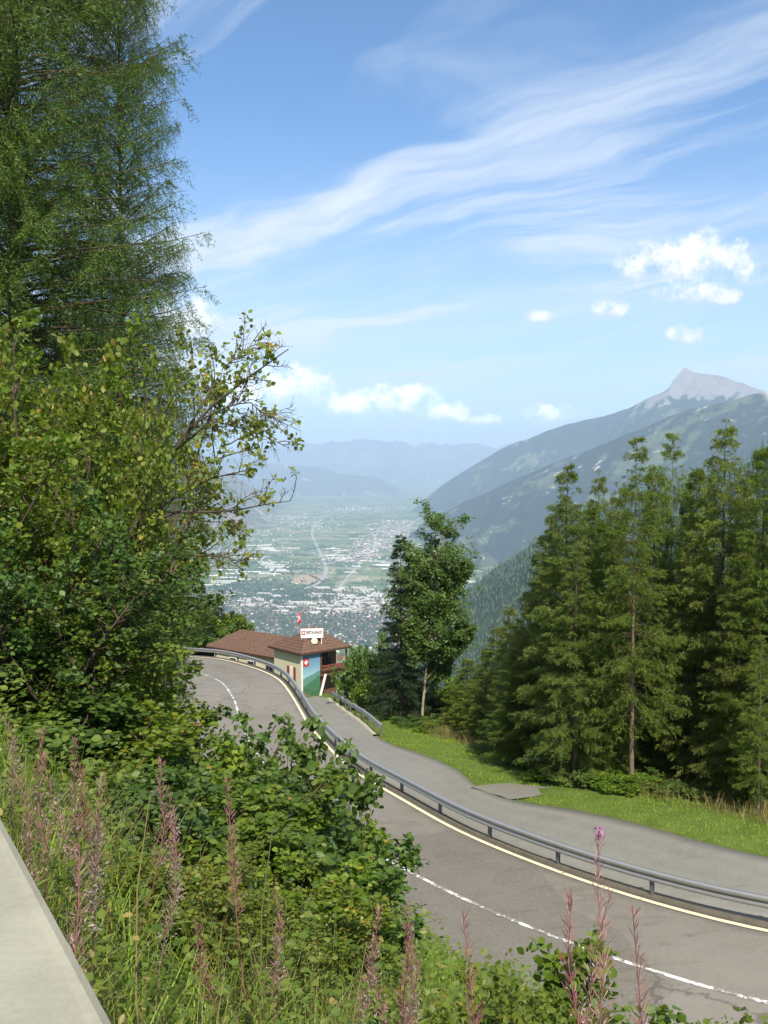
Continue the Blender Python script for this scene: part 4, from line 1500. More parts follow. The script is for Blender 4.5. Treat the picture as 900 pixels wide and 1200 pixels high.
def conifer(seed, H, r0, crown0, Rmax, nb, needle, spacing=0.17, blen=0.10, bw=0.018, nbl=8, bl_len=0.5, droop=0.30, power=0.85, hang=0.25, up=0.12, thin=0.0, bark='bark', lmin=0.62):
    """returns meshes (trunk, limbs, needles)"""
    g = np.random.default_rng(seed)
    zz = np.linspace(0, H, 14)
    wob = np.cumsum(g.normal(0, 0.012 * H / 14, (14, 2)), axis=0)
    tr = np.column_stack([wob, zz])
    V, T = tubes(tr[None], (r0 * (1 - zz / H) ** 1.05 + 0.006)[None], 9)
    trunk = mesh_np('trunk', V, T, M[bark], smooth=True)
    t = np.sort(g.random(nb)) ** 1.05
    zb = crown0 + (H - crown0) * t
    prof = (1 - t) ** power * np.clip(0.70 + 2.2 * t, 0, 1)
    L = Rmax * prof * g.uniform(lmin, 1.12, nb) + 0.16
    az = np.arange(nb) * 2.39996 + g.normal(0, 0.5, nb)
    out = np.column_stack([np.cos(az), np.sin(az), np.zeros(nb)])
    K = 7
    s = np.linspace(0, 1, K)
    upv = up + 0.55 * t ** 1.5 + g.normal(0, 0.07, nb)
    dr = droop * (1 - 0.6 * t) * g.uniform(0.6, 1.4, nb)
    z = L[:, None] * (upv[:, None] * s[None] - dr[:, None] * s[None] ** 2 * 1.8 + dr[:, None] * 0.9 * s[None] ** 4)
    bx = np.interp(zb, zz, wob[:, 0])
    by = np.interp(zb, zz, wob[:, 1])
    sd = np.cross(np.array([0, 0, 1.0]), out)
    bend = g.normal(0, 0.16, nb)
    P = np.stack([bx, by, zb], 1)[:, None, :] + out[:, None, :] * (L[:, None] * s[None])[..., None] + sd[:, None, :] * (L[:, None] * bend[:, None] * s[None] ** 2)[..., None]
    P[:, :, 2] += z
    Rr = (0.004 + 0.0065 * L[:, None] * (1 - s[None]) ** 0.9)
    V, T = tubes(P, Rr, 4)
    limbs = mesh_np('limb', V, T, M['twig'])
    # branchlets
    cnt = np.maximum(8, (L / spacing).astype(int) * 2)
    if thin:
        cnt = np.where(g.random(nb) < thin, cnt // 3, cnt)
    bi = np.repeat(np.arange(nb), cnt)
    N = len(bi)
    ss = g.uniform(0.10, 1.0, N) ** 0.8
    f = ss * (K - 1)
    i0 = np.minimum(f.astype(int), K - 2)
    fr = (f - i0)[:, None]
    p0 = P[bi, i0] * (1 - fr) + P[bi, i0 + 1] * fr
    tg = unit(P[bi, i0 + 1] - P[bi, i0])
    sgn = np.where(g.random(N) < 0.5, -1.0, 1.0)[:, None]
    d = unit(tg * g.uniform(0.45, 0.9, (N, 1)) + sd[bi] * sgn * g.uniform(0.3, 1.0, (N, 1)) + np.array([0, 0, 1.0]) * (g.normal(-hang, 0.25, (N, 1))))
    ll = bl_len * (1.15 - 0.65 * ss) * g.uniform(0.5, 1.2, N) * np.clip(0.45 + L[bi] / max(Rmax, 0.1), 0.45, 1.0)
    # needles along the branchlets
    bj = np.repeat(np.arange(N), nbl)
    q = np.tile((np.arange(nbl) + 0.5) / nbl, N) + g.normal(0, 0.05, N * nbl)
    pos = p0[bj] + d[bj] * (ll[bj] * q)[:, None]
    pos[:, 2] -= hang * 0.5 * ll[bj] * q ** 2
    dd = unit(d[bj] * 0.8 + g.normal(0, 0.55, (len(bj), 3)))
    nn = g.normal(0, 1, (len(bj), 3)) + np.array([0, 0, 0.6])
    rn = np.clip(np.repeat(g.normal(0.45, 0.2, N), nbl) + g.normal(0, 0.1, len(bj)) + 0.15 * (ss[bj] - 0.5), 0, 1)
    V, T, rr = place(TRI_V, TRI_T, pos, dd, nn, blen * g.uniform(0.7, 1.3, len(bj)), bw, rn)
    ned = mesh_np('needles', V, T, M[needle], None, rr)
    return trunk, limbs, ned


def tree_of(name, meshes, loc, sc_, rz, label, cat, grp):
    root = empty(name, loc, rz)
    tag(root, label, cat, grp)
    root.scale = sc_ if isinstance(sc_, tuple) else (sc_,) * 3
    for me in meshes:
        o = link(me.name.split('.')[0], me, root)
        if o.name.startswith(('needles', 'foliage', 'limb', 'twigs', 'seed', 'petals', 'stem')):
            o['kind'] = 'stuff'
    return root


def grow_branches(g, P0, n, t0, t1, L, spread, K=6, upb=0.2, wander=0.12):
    """children of polylines P0 (M,K0,3); returns (M*n,K,3) and parent t"""
    M_, K0, _ = P0.shape
    t = g.uniform(t0, t1, (M_, n))
    f = t * (K0 - 1)
    i0 = np.minimum(f.astype(int), K0 - 2)
    fr = (f - i0)[..., None]
    mi = np.arange(M_)[:, None]
    p = P0[mi, i0] * (1 - fr) + P0[mi, i0 + 1] * fr
    tg = unit(P0[mi, i0 + 1] - P0[mi, i0])
    rv = unit(g.normal(0, 1, p.shape))
    sdv = unit(rv - tg * (rv * tg).sum(-1, keepdims=True))
    d = unit(tg * math.cos(spread) + sdv * math.sin(spread) + np.array([0, 0, upb]))
    p, d, t = p.reshape(-1, 3), d.reshape(-1, 3), t.reshape(-1)
    LL = (np.broadcast_to(L, (M_,))[:, None] * g.uniform(0.55, 1.15, (M_, n)) * (1.15 - 0.6 * t.reshape(M_, n))).reshape(-1)
    out = np.zeros((len(p), K, 3))
    out[:, 0] = p
    for k in range(1, K):
        d = unit(d + g.normal(0, wander, d.shape) + np.array([0, 0, upb * 0.12]))
        out[:, k] = out[:, k - 1] + d * (LL / (K - 1))[:, None]
    return out, LL


def leaves_on(g, P, per, size, TV=HAZEL_V, TT=HAZEL_T, t0=0.15, out_w=1.0, jit=0.05, droop=0.35, wid=0.85, tip=True, base=0.45):
    M_, K, _ = P.shape
    N = M_ * per
    pi = np.repeat(np.arange(M_), per)
    t = g.uniform(t0, 1.0, N)
    f = t * (K - 1)
    i0 = np.minimum(f.astype(int), K - 2)
    fr = (f - i0)[:, None]
    p = P[pi, i0] * (1 - fr) + P[pi, i0 + 1] * fr + g.normal(0, jit, (N, 3))
    tg = unit(P[pi, i0 + 1] - P[pi, i0])
    d = unit(tg * 0.5 + unit(g.normal(0, 1, (N, 3))) * out_w + np.array([0, 0, -droop]))
    nrm = unit(np.array([0.08, -0.35, 0.9]) + g.normal(0, 0.60, (N, 3)))
    S = size * g.uniform(0.6, 1.2, N)
    tone = np.repeat(g.normal(0, 0.17, M_), per)
    rn = np.clip(base + tone + g.normal(0, 0.14, N) + (g.random(N) < 0.03) * 0.4, 0, 1)
    V, T, rr = place(TV, TT, p, d, nrm, S, S * wid, rn)
    return V, T, rr, (p, d, nrm, S)


one_leaf = {}


def leaf_obj(kind):
    if kind not in one_leaf:
        one_leaf[kind] = mesh_np('leaf', HAZEL_V * np.array([.85, 1, 1]), HAZEL_T, M[kind], None, np.full(7, 0.55))
    return one_leaf[kind]


def broadleaf(seed, stems, n1, n2, per, leaf, size, L1=0.55, L2=0.30, spread=0.9, mt='leaf_hazel', bark='bark', r0=0.03, TV=HAZEL_V, TT=HAZEL_T, t1=0.2, upb=0.2, base=0.45, wander=0.12, wid=0.85, singles=0, nsub=0, jit=0.05):
    """stems: (M,K,3) polylines"""
    g = np.random.default_rng(seed)
    S = np.asarray(stems, float)
    SL = np.linalg.norm(np.diff(S, axis=1), axis=2).sum(1)
    B1, LB1 = grow_branches(g, S, n1, t1, 1.0, SL * L1, spread, 6, upb, wander)
    B2, LB2 = grow_branches(g, B1, n2, 0.15, 1.0, LB1 * L2 / 0.55, spread, 5, upb * 0.6, wander)
    k = np.linspace(1, 0, S.shape[1])
    V1, T1 = tubes(S, (SL[:, None] / SL.max()) * r0 * (0.15 + 0.85 * k[None]), 7)
    stem_me = mesh_np('stem' if SL.max() < 3 else 'trunk', V1, T1, M[bark], smooth=True)
    k6, k5 = np.linspace(1, 0.1, 6), np.linspace(1, 0.15, 5)
    V2, T2 = tubes(B1, np.minimum(r0 * 0.45, 0.012 * LB1[:, None] + 0.002) * k6[None], 4)
    V3, T3 = tubes(B2, np.minimum(0.006, 0.008 * LB2[:, None] + 0.001) * k5[None], 3)
    a = Acc(4)
    a.add(V2, T2)
    a.add(V3, T3)
    tw_me = a.mesh('limb', M['twig'] if bark == 'bark' else M[bark])
    PP = B2
    if nsub:
        PP, _ = grow_branches(g, B2, nsub, 0.2, 1.0, LB2 * 0.6, spread, 4, 0.1, wander)
        PP = np.concatenate([PP, B2[:, 1:5]], 0)
    V, T, rr, raw = leaves_on(g, PP, per, size, TV, TT, base=base, wid=wid, jit=jit)
    V4, T4, r4, _ = leaves_on(g, B1[:, 3:], max(1, per // 2), size, TV, TT, base=base, wid=wid)
    fo_me = mesh_np('foliage', np.concatenate([V, V4]), np.concatenate([T, T4 + len(V)]), M[mt], None, np.concatenate([rr, r4]))
    picks = []
    if singles:
        p, d, nrm, sz = raw
        sel = np.argsort(-(p[:, 2] * 0.6 - p[:, 1]))[::max(1, len(p) // (singles * 3))][:singles]
        for j in sel:
            d_ = unit(d[j])
            X = unit(np.cross(d_, nrm[j]))
            picks.append((p[j] + d_ * 0.02 + np.array([0, 0, .03]), X, d_, np.cross(X, d_), sz[j] * 1.1))
    return stem_me, tw_me, fo_me, picks


from mathutils import Matrix


def add_leaves(root, picks, kind):
    me = leaf_obj(kind)
    for (p, X, Y, Z, s) in picks:
        o = link('leaf', me, root)
        m4 = Matrix(((X[0] * s, Y[0] * s, Z[0] * s, p[0]), (X[1] * s, Y[1] * s, Z[1] * s, p[1]), (X[2] * s, Y[2] * s, Z[2] * s, p[2]), (0, 0, 0, 1)))
        o.matrix_local = m4


def stems_fan(g, n, H, lean, spread, K=7):
    out = np.zeros((n, K, 3))
    az = np.arange(n) * 2.4 + g.normal(0, 0.4, n)
    d = unit(np.column_stack([np.cos(az) * spread + lean[0], np.sin(az) * spread + lean[1], np.ones(n)]))
    out[:, 0, :2] = g.normal(0, 0.10, (n, 2))
    out[:, 0, 2] = -0.15
    LL = H * g.uniform(0.75, 1.1, n)
    for k in range(1, K):
        d = unit(d + g.normal(0, 0.10, d.shape) + np.array([0, 0, 0.03]))
        out[:, k] = out[:, k - 1] + d * (LL / (K - 1))[:, None]
    return out


# ------------------------------------------------------------------ conifers
CV = [
    conifer(1, 17.0, 0.14, 1.8, 2.6, 230, 'needle_olive', 0.105, 0.17, 0.036, 19, 0.62, 0.30, 0.80, 0.40, 0.10, 0.30),
    conifer(2, 17.0, 0.13, 1.6, 2.5, 270, 'needle_larch', 0.11, 0.16, 0.036, 18, 0.60, 0.28, 0.78, 0.34, 0.10, 0.15),
    conifer(3, 17.0, 0.15, 2.6, 2.9, 200, 'needle_olive', 0.11, 0.17, 0.036, 19, 0.66, 0.34, 0.85, 0.50, 0.14, 0.35),
    conifer(4, 15.0, 0.15, 0.6, 2.4, 210, 'needle_spruce', 0.115, 0.15, 0.040, 17, 0.55, 0.34, 0.95, 0.30, 0.05, 0.05),
    conifer(5, 17.0, 0.11, 3.6, 2.3, 190, 'needle_larch', 0.12, 0.16, 0.036, 17, 0.58, 0.34, 0.80, 0.40, 0.06, 0.45, 'bark_larch'),
]
CVH = [17.0, 17.0, 17.0, 15.0, 17.0]


def plant_conifer(px, ytop, d, v, wid, label, grp, name='larch_tree', cat='tree', sink=0.2):
    a, b = ratio(px, ytop)
    x, y = a * d, d
    z0 = snap(x, y) - sink
    H = b * d - z0
    s = H / CVH[v]
    return tree_of(name, CV[v], (x, y, z0), (wid, wid, s), (px * 1.7 + d) % 6.28, label, cat, grp)


front = [
    (665, 546, 46, 0, 1.0, 'olive larch with a lone pointed top, leftmost of the tall row behind the verge'),
    (702, 552, 51, 2, 0.85, 'thin topped larch standing between the leftmost tall larch and the spruce like tall tree'),
    (745, 513, 42.5, 4, 1.05, 'tall green larch with a bare straight trunk showing below its crown beside the verge'),
    (790, 508, 50, 4, 1.1, 'tall sparse olive larch just right of the larch with the bare trunk'),
    (850, 492, 44, 2, 1.15, 'tallest larch of the row with a broad sparse top, second from the right edge'),
    (897, 522, 41, 1, 1.0, 'bright green larch cut by the right edge of the view'),
    (950, 470, 40, 0, 1.1, 'olive larch standing just outside the row at the right'),
    (708, 610, 45, 1, 0.75, 'short green larch in front of the tall row above the verge bushes'),
    (818, 600, 46, 1, 0.95, 'dense young larch between the two tallest larches'),
    (868, 640, 41, 0, 0.8, 'young olive larch with low branches near the right edge of the verge'),
    (640, 622, 50, 0, 0.9, 'bushy olive larch at the left shoulder of the tall row'),
    (893, 745, 37.5, 4, 0.50, 'slim young larch with a thin pale stem at the edge of the grass'),
    (676, 640, 44, 2, 0.85, 'drooping olive larch under the leftmost tall larch'),
    (598, 712, 57, 0, 0.85, 'small rounded larch left of the row beside the aspen'),
    (622, 690, 53, 2, 0.85, 'small olive larch filling the gap at the left end of the row'),
    (570, 762, 60, 1, 0.75, 'low green larch nearest to the aspen'),
    (726, 566, 49, 2, 0.9, 'soft olive larch in the gap left of the bare trunk'), (768, 548, 49, 0, 0.95, 'olive larch between the bare trunk and the sparse tall larch'), (815, 548, 47, 1, 0.9, 'green larch filling the gap left of the tallest larch'),
    (876, 548, 45, 2, 0.95, 'soft olive larch right of the tallest larch'), (690, 594, 47, 1, 0.9, 'green larch with a blunt top under the thin topped larch'), (652, 596, 49, 0, 0.9, 'olive larch just left of the lone pointed top'),
]
for f in front:
    plant_conifer(*f, 'larches behind the grass verge')
for (px, yt, d, lb) in [
    (690, 620, 66, 'dark spruce in the gap between the leftmost tall larch and its neighbour'), (725, 610, 60, 'dark spruce behind the larch with the bare trunk'), (765, 570, 68, 'far dark spruce showing right of the bare trunk'), (805, 575, 60, 'dark spruce behind the sparse olive larch'),
    (835, 560, 70, 'far dark spruce left of the tallest larch'), (870, 560, 58, 'dark spruce right of the tallest larch'), (905, 570, 55, 'dark spruce behind the larch cut by the right edge'), (780, 650, 54, 'shaded spruce low between two tall larches in the middle of the row'),
    (845, 690, 50, 'shaded spruce low under the tallest larch'), (750, 700, 56, 'shaded spruce low behind the bare trunk'), (890, 680, 49, 'shaded spruce low at the right edge'), (940, 600, 52, 'dark spruce just outside the right edge')]:
    plant_conifer(px, yt, d, 3, 1.0, lb, 'dark spruces behind the larch row', 'spruce_tree')
plant_conifer(471, 628, 72, 3, 1.25, 'dark pointed spruce pressed against the left side of the aspen', None, 'spruce_tree')
plant_conifer(470, 690, 76, 3, 0.9, 'smaller dark spruce half hidden low behind the aspen', None, 'spruce_tree')

# forest beyond the hairpin on the left
for i, (px, yt, d, v, w, lb) in enumerate([
    (150, 640, 96, 3, 1.0, 'dark spruce rising behind the hazels at the far left of the hairpin'),
    (190, 655, 104, 3, 1.0, 'tall dark spruce beyond the left end of the hairpin guardrail'),
    (214, 672, 112, 3, 1.0, 'dark spruce just left of the broad spruce beyond the hairpin'),
    (236, 684, 116, 3, 1.1, 'broad dark spruce on the slope beyond the hairpin'),
    (256, 700, 120, 3, 1.0, 'small dark spruce stepping down towards the valley behind the annex'),
    (272, 716, 124, 3, 0.9, 'lowest dark spruce of the slope above the annex roof'),
    (205, 700, 106, 1, 0.9, 'green larch in front of the dark spruces beyond the hairpin')]):
    plant_conifer(px, yt, d, v, w, lb, 'conifers beyond the hairpin', 'spruce_tree' if v == 3 else 'larch_tree')

plant_conifer(548, 772, 66, 1, 0.9, 'green larch close behind the right foot of the aspen', 'small larches beside the aspen')
plant_conifer(583, 735, 64, 0, 1.0, 'small olive larch between the aspen and the rounded small larch', 'small larches beside the aspen')
plant_conifer(612, 738, 51, 1, 0.95, 'young green larch in front of the rounded small larch', 'small larches beside the aspen')

# big larch at the left
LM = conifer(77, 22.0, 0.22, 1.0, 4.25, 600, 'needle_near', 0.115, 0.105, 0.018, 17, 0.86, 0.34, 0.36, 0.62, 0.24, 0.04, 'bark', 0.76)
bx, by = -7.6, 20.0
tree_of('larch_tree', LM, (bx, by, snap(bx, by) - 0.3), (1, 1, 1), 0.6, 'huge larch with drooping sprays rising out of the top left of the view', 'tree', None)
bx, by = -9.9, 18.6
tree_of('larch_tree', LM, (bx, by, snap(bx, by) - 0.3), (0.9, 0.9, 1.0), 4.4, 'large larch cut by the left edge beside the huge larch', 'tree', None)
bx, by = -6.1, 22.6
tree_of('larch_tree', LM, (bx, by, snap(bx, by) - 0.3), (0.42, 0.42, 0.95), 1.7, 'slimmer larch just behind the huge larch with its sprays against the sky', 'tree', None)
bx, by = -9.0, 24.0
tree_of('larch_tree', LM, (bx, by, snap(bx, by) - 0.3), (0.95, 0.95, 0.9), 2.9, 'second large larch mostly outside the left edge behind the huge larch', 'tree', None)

# ------------------------------------------------------------------ aspen
g_ = np.random.default_rng(5)
st = np.zeros((6, 10, 3))
st[0] = np.column_stack([np.linspace(0, 1.15, 10) ** 1.3 + g_.normal(0, .04, 10), np.linspace(0, 0.4, 10), np.linspace(-0.3, 15.4, 10)])
st[1] = np.column_stack([0.3 + np.linspace(0, 2.1, 10), np.linspace(0.1, 0.9, 10), np.linspace(5.8, 12.4, 10)])
st[2] = np.column_stack([0.3 - np.linspace(0, 0.8, 10), np.linspace(0.1, 1.0, 10), np.linspace(6.6, 12.8, 10)])
st[3] = np.column_stack([0.15 + np.linspace(0, 2.6, 10), np.linspace(0.1, -0.4, 10), np.linspace(3.4, 7.6, 10)])
st[4] = np.column_stack([0.15 - np.linspace(0, 0.8, 10), np.linspace(0.1, -0.3, 10), np.linspace(4.0, 8.0, 10)])
st[5] = np.column_stack([0.15 + np.linspace(0, 1.5, 10), np.linspace(0.2, 1.0, 10), np.linspace(2.4, 5.4, 10)])
AV = broadleaf(21, st, 56, 9, 27, None, 0.18, 0.31, 0.21, 1.0, 'leaf_aspen', 'bark_pale', 0.095, DIAM_V, DIAM_T, 0.25, 0.40, 0.5, 0.10, 0.9, jit=0.15)
a, b = ratio(495, 856)
ax_, ay_ = a * 70, 70.0
az_ = snap(ax_, ay_)
ztop = ratio(512, 603)[1] * 70
tree_of('aspen_tree', AV[:3], (ax_, ay_, az_ - 0.1), (1.12, 1.12, (ztop - az_) / 16.6), 0, 'tall airy aspen with a thin pale trunk standing alone beside the access lane', 'tree', None)

# ------------------------------------------------------------------ shrub kinds
SH = []
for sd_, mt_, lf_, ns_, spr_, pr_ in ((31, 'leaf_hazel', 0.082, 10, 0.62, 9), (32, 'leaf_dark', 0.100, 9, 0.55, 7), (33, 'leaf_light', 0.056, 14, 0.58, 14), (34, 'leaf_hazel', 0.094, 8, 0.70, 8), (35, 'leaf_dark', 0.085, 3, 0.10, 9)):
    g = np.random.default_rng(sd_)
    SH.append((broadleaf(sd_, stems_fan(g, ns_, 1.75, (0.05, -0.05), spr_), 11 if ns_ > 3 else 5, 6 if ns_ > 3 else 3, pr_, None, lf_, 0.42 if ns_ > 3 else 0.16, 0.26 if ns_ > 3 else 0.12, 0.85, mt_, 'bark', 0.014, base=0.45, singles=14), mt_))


def plant_shrub(px, ytop, d, v, wid, label, grp, name='hazel_shrub', singles=True, cat='shrub', minh=0.5):
    a, b = ratio(px, ytop)
    x, y = a * d, d
    z0 = snap(x, y)
    H = max(minh, b * d - z0)
    s = H / 1.85
    if name == 'bramble':
        s = min(s, 0.62)
        wid = s * 1.1
    (s_me, t_me, f_me, picks), mt_ = SH[v]
    root = tree_of(name, (s_me, t_me, f_me), (x, y, z0 - 0.05), (wid, wid, s), (px * 2.3 + d * 1.1) % 6.28, label, cat, grp)
    if singles:
        add_leaves(root, picks, mt_)
    return root


bank = [
    # right hand edge of the thicket against the road
    (130, 778, 14.5, 0, 0.9, 'leafy hazel at the far end of the bank where the hairpin disappears'),
    (190, 818, 12.0, 1, 0.75, 'hazel bush in front of the white centre line of the hairpin'),
    (238, 850, 10.8, 0, 0.75, 'hazel bush whose shoots overlap the asphalt below the hairpin bend'),
    (292, 864, 10.0, 3, 0.72, 'hazel with two upright shoots against the road below the mural'),
    (340, 878, 9.4, 3, 0.72, 'hazel with tall leafy shoots crossing the guardrail'),
    (380, 900, 9.0, 1, 0.72, 'dark sided hazel bulging towards the road edge'),
    (385, 965, 8.4, 1, 0.74, 'hazel bush on the road side of the thicket, halfway down the bank'),
    (400, 1045, 7.8, 1, 0.66, 'lowest hazel bush reaching the white dashes of the road'),
    (345, 1020, 7.2, 3, 0.7, 'green hazel low in the thicket behind the brown seed plume'),
    (190, 860, 9.5, 3, 0.85, 'broad hazel in the middle of the bank'),
    (140, 826, 10.5, 1, 0.85, 'hazel in the upper middle of the bank under the leaning tree'),
    (95, 800, 9.6, 0, 0.95, 'hazel at the foot of the leaning hazel tree'),
    (300, 905, 7.9, 1, 0.9, 'hazel bush with large leaves in the centre of the bank'),
    (310, 945, 7.6, 0, 0.72, 'hazel bush right of the brown seed plume'),
    (345, 1020, 6.5, 2, 0.7, 'yellow green bush low on the bank'),
    (215, 905, 7.4, 0, 0.9, 'hazel bush behind the red fireweed plumes'),
    (95, 820, 8.6, 3, 1.0, 'hazel thicket at the left behind the pink fireweed'),
    (40, 800, 9.0, 1, 1.1, 'hazel thicket at the left edge above the parapet'),
    (150, 895, 6.8, 1, 0.7, 'low hazel between the pink fireweed and the parapet'),
    (255, 985, 6.0, 3, 0.62, 'low bush with broad leaves in the lower middle of the bank'),
    (200, 1000, 5.2, 2, 0.5, 'small yellow green bush near the tall pale grass stalk'),
    (310, 1075, 5.4, 2, 0.5, 'small yellowish bush among the dry grass at the bottom'),
    (90, 760, 11.5, 0, 1.0, 'tall hazel behind the thicket at the left'),
    (20, 730, 11.0, 2, 1.2, 'tall yellow green sallow at the left edge under the larch'),
    (120, 745, 13.0, 1, 0.9, 'hazel under the low limbs of the leaning tree'),
]
bank += [
    (388, 832, 9.3, 4, 0.9, 'tallest upright hazel shoot crossing the guardrail below the mural'),
    (421, 858, 9.1, 4, 0.8, 'right hand hazel shoot standing against the access lane'),
    (338, 838, 9.8, 4, 0.9, 'hazel shoot against the asphalt left of the guardrail'),
    (300, 830, 10.4, 4, 0.8, 'thin hazel shoot against the hairpin centre line'),
]
for s_ in bank:
    plant_shrub(*s_, 'hazel thicket on the bank')
for (px, yt, d, v, w, lb) in [(730, 1112, 4.4, 1, 0.36, 'low bramble clump at the bottom between the two pink fireweed spikes'), (620, 1110, 4.6, 3, 0.38, 'low leafy clump at the bottom left of the flowering fireweed'), (800, 1128, 4.2, 0, 0.36, 'low bramble at the bottom under the rightmost fireweed'), (880, 1162, 3.9, 1, 0.36, 'low bramble in the bottom right corner'),
                              (560, 1150, 4.4, 2, 0.36, 'low yellowish clump at the bottom beside the road edge'), (690, 1140, 4.0, 0, 0.34, 'low leafy clump at the bottom centre of the right half'), (640, 1160, 3.8, 2, 0.33, 'low pale clump along the bottom edge')]:
    plant_shrub(px, yt, d, v, w, lb, 'low brambles along the bottom', 'bramble', True, 'bramble', 0.25)

# bushes further away
far_b = [(436, 745, 82, 0, 2.0), (428, 772, 86, 1, 1.9), (424, 797, 84, 3, 1.3), (452, 785, 78, 1, 2.0), (474, 800, 75, 0, 2.0), (443, 815, 77, 3, 1.4), (462, 832, 72, 1, 1.3), (480, 844, 68, 0, 1.3), (520, 842, 66, 1, 1.8), (548, 838, 66, 0, 1.9), (505, 850, 69, 3, 1.2), (575, 855, 60, 1, 1.6), (600, 862, 55, 3, 1.4),
         (690, 898, 43.5, 0, 1.5), (655, 892, 46, 1, 1.3), (725, 905, 42, 1, 1.4), (770, 905, 42.5, 0, 1.2), (822, 912, 41, 3, 1.2), (500, 800, 78, 0, 2.2), (535, 790, 78, 1, 2.4), (560, 810, 72, 3, 2.2), (590, 830, 66, 0, 2.0), (465, 755, 84, 3, 2.4), (860, 900, 42, 1, 1.2), (615, 850, 60, 0, 1.8)]
SF = []
for sd_, mt_ in ((61, 'leaf_aspen'), (62, 'leaf_hazel'), (63, 'leaf_aspen')):
    g = np.random.default_rng(sd_)
    SF.append(broadleaf(sd_, stems_fan(g, 9, 1.75, (0, 0), 0.6), 12, 7, 12, None, 0.11, 0.45, 0.28, 0.9, mt_, 'bark', 0.014, DIAM_V, DIAM_T, base=0.42))


def far_bush(px, ytop, d, v, w, label, grp, name='bush'):
    a, b = ratio(px, ytop)
    x, y = a * d, d
    z0 = snap(x, y)
    H = max(0.6, b * d - z0)
    return tree_of(name, SF[v % 3][:3], (x, y, z0 - 0.1), (w, w, H / 1.85), (px * 1.3) % 6.28, label, 'bush', grp)


FBL = ['tallest rounded bush right of the restaurant roof', 'bush directly right of the wooden balcony', 'small bush at the head of the short guardrail', 'large bush behind the middle of the short guardrail', 'dark bush right of the large bush behind the short guardrail', 'low bush just outside the short guardrail',
       'bush outside the lower part of the short guardrail', 'low bush at the end shoe of the short guardrail', 'bush at the right foot of the aspen trunk', 'rounded bush right of the aspen trunk below its crown', 'small bush touching the aspen trunk', 'bush between the aspen and the small larches', 'low bush at the grass edge under the small larches',
       'bush right of the white barrier rail under the larches', 'bush at the left end of the white barrier rail', 'bush below the bare larch trunk', 'bush right of the bare larch trunk at the grass edge', 'bush under the tallest larch at the grass edge', 'tall bush filling the gap left behind the aspen', 'tall bush behind the aspen trunk', 'bush behind the aspen at its right',
       'bush under the rounded small larch', 'green bush showing above the dark bush left of the aspen', 'rightmost bush at the back of the grass verge', 'low bush left of the white barrier rail']
for (px, yt, d, v, w), lb in zip(far_b, FBL):
    far_bush(px, yt, d, v, w, lb, 'bushes beyond the short guardrail' if px < 500 else 'bushes under the aspen' if px < 640 else 'bushes under the larch row')
for (px, yt, d, v, w, lb) in [(205, 735, 112, 0, 4.0, 'large pale green bush behind the far left guardrail'), (230, 726, 116, 2, 4.2, 'rounded green tree beside the annex roof'), (262, 722, 122, 1, 3.6, 'sunlit yellow green tree on the slope above the annex'), (284, 735, 126, 1, 3.0, 'lowest sunlit tree against the town behind the annex'),
                              (180, 715, 108, 1, 4.0, 'sunlit green tree at the left of the hairpin'), (245, 705, 120, 1, 3.2, 'sunlit tree standing between the dark spruces beyond the hairpin')]:
    far_bush(px, yt, d, v, w, lb, 'broadleaf trees beyond the hairpin', 'broadleaf_tree')

# ------------------------------------------------------------------ leaning hazel tree and its neighbours


def px_limb(pts, base_d, d1):
    n = len(pts)
    ds = np.linspace(base_d, d1, n)
    Q = np.array([at(x, y, d) for (x, y), d in zip(pts, ds)])
    s = np.concatenate([[0], np.cumsum(np.linalg.norm(np.diff(Q, axis=0), axis=1))])
    u = np.linspace(0, s[-1], 9)
    return np.stack([np.interp(u, s, Q[:, k]) for k in range(3)], 1)


HB = at(118, 770, 11.2)
HB[2] = snap(HB[0], HB[1]) - 0.1
limbs_px = [
    ([(118, 760), (124, 667), (155, 627), (191, 538), (249, 475), (275, 451), (311, 431), (338, 409)], 11.2, 10.6),
    ([(150, 635), (191, 591), (225, 572), (249, 560), (289, 551)], 11.0, 10.6),
    ([(125, 690), (147, 627), (200, 600), (267, 600), (311, 591), (340, 587)], 11.1, 10.2),
    ([(190, 540), (204, 529), (249, 493), (302, 507), (329, 520)], 10.9, 11.2),
    ([(118, 700), (133, 662), (213, 649), (267, 653), (284, 667)], 11.1, 10.4),
    ([(215, 510), (240, 470), (262, 430), (290, 410), (300, 395)], 10.8, 11.2),
    ([(230, 495), (262, 478), (292, 470), (310, 486), (322, 500)], 10.8, 10.4),
]
LS = np.array([px_limb(*l) for l in limbs_px]) - HB
LS[0, 0] = (0, 0, 0)
g = np.random.default_rng(91)
B1, L1 = grow_branches(g, LS, 15, 0.25, 1.0, np.full(len(LS), 0.62), 0.75, 6, 0.05, 0.16)
B2, L2 = grow_branches(g, B1, 7, 0.2, 1.0, L1 * 0.55, 0.8, 5, 0.05, 0.18)
kk = np.linspace(1, 0.08, 9)
V, T = tubes(LS, np.array([.042, .022, .026, .017, .022, .014, .012])[:, None] * kk[None] + 0.002, 6)
tr_me = mesh_np('trunk', V, T, M['bark'], smooth=True)
a_ = Acc(4)
v_, t_ = tubes(B1, 0.0065 * np.linspace(1, .25, 6)[None] * np.ones((len(B1), 1)), 4)
a_.add(v_, t_)
v_, t_ = tubes(B2, 0.0035 * np.linspace(1, .35, 5)[None] * np.ones((len(B2), 1)), 3)
a_.add(v_, t_)
tw_me = a_.mesh('twigs', M['twig'])
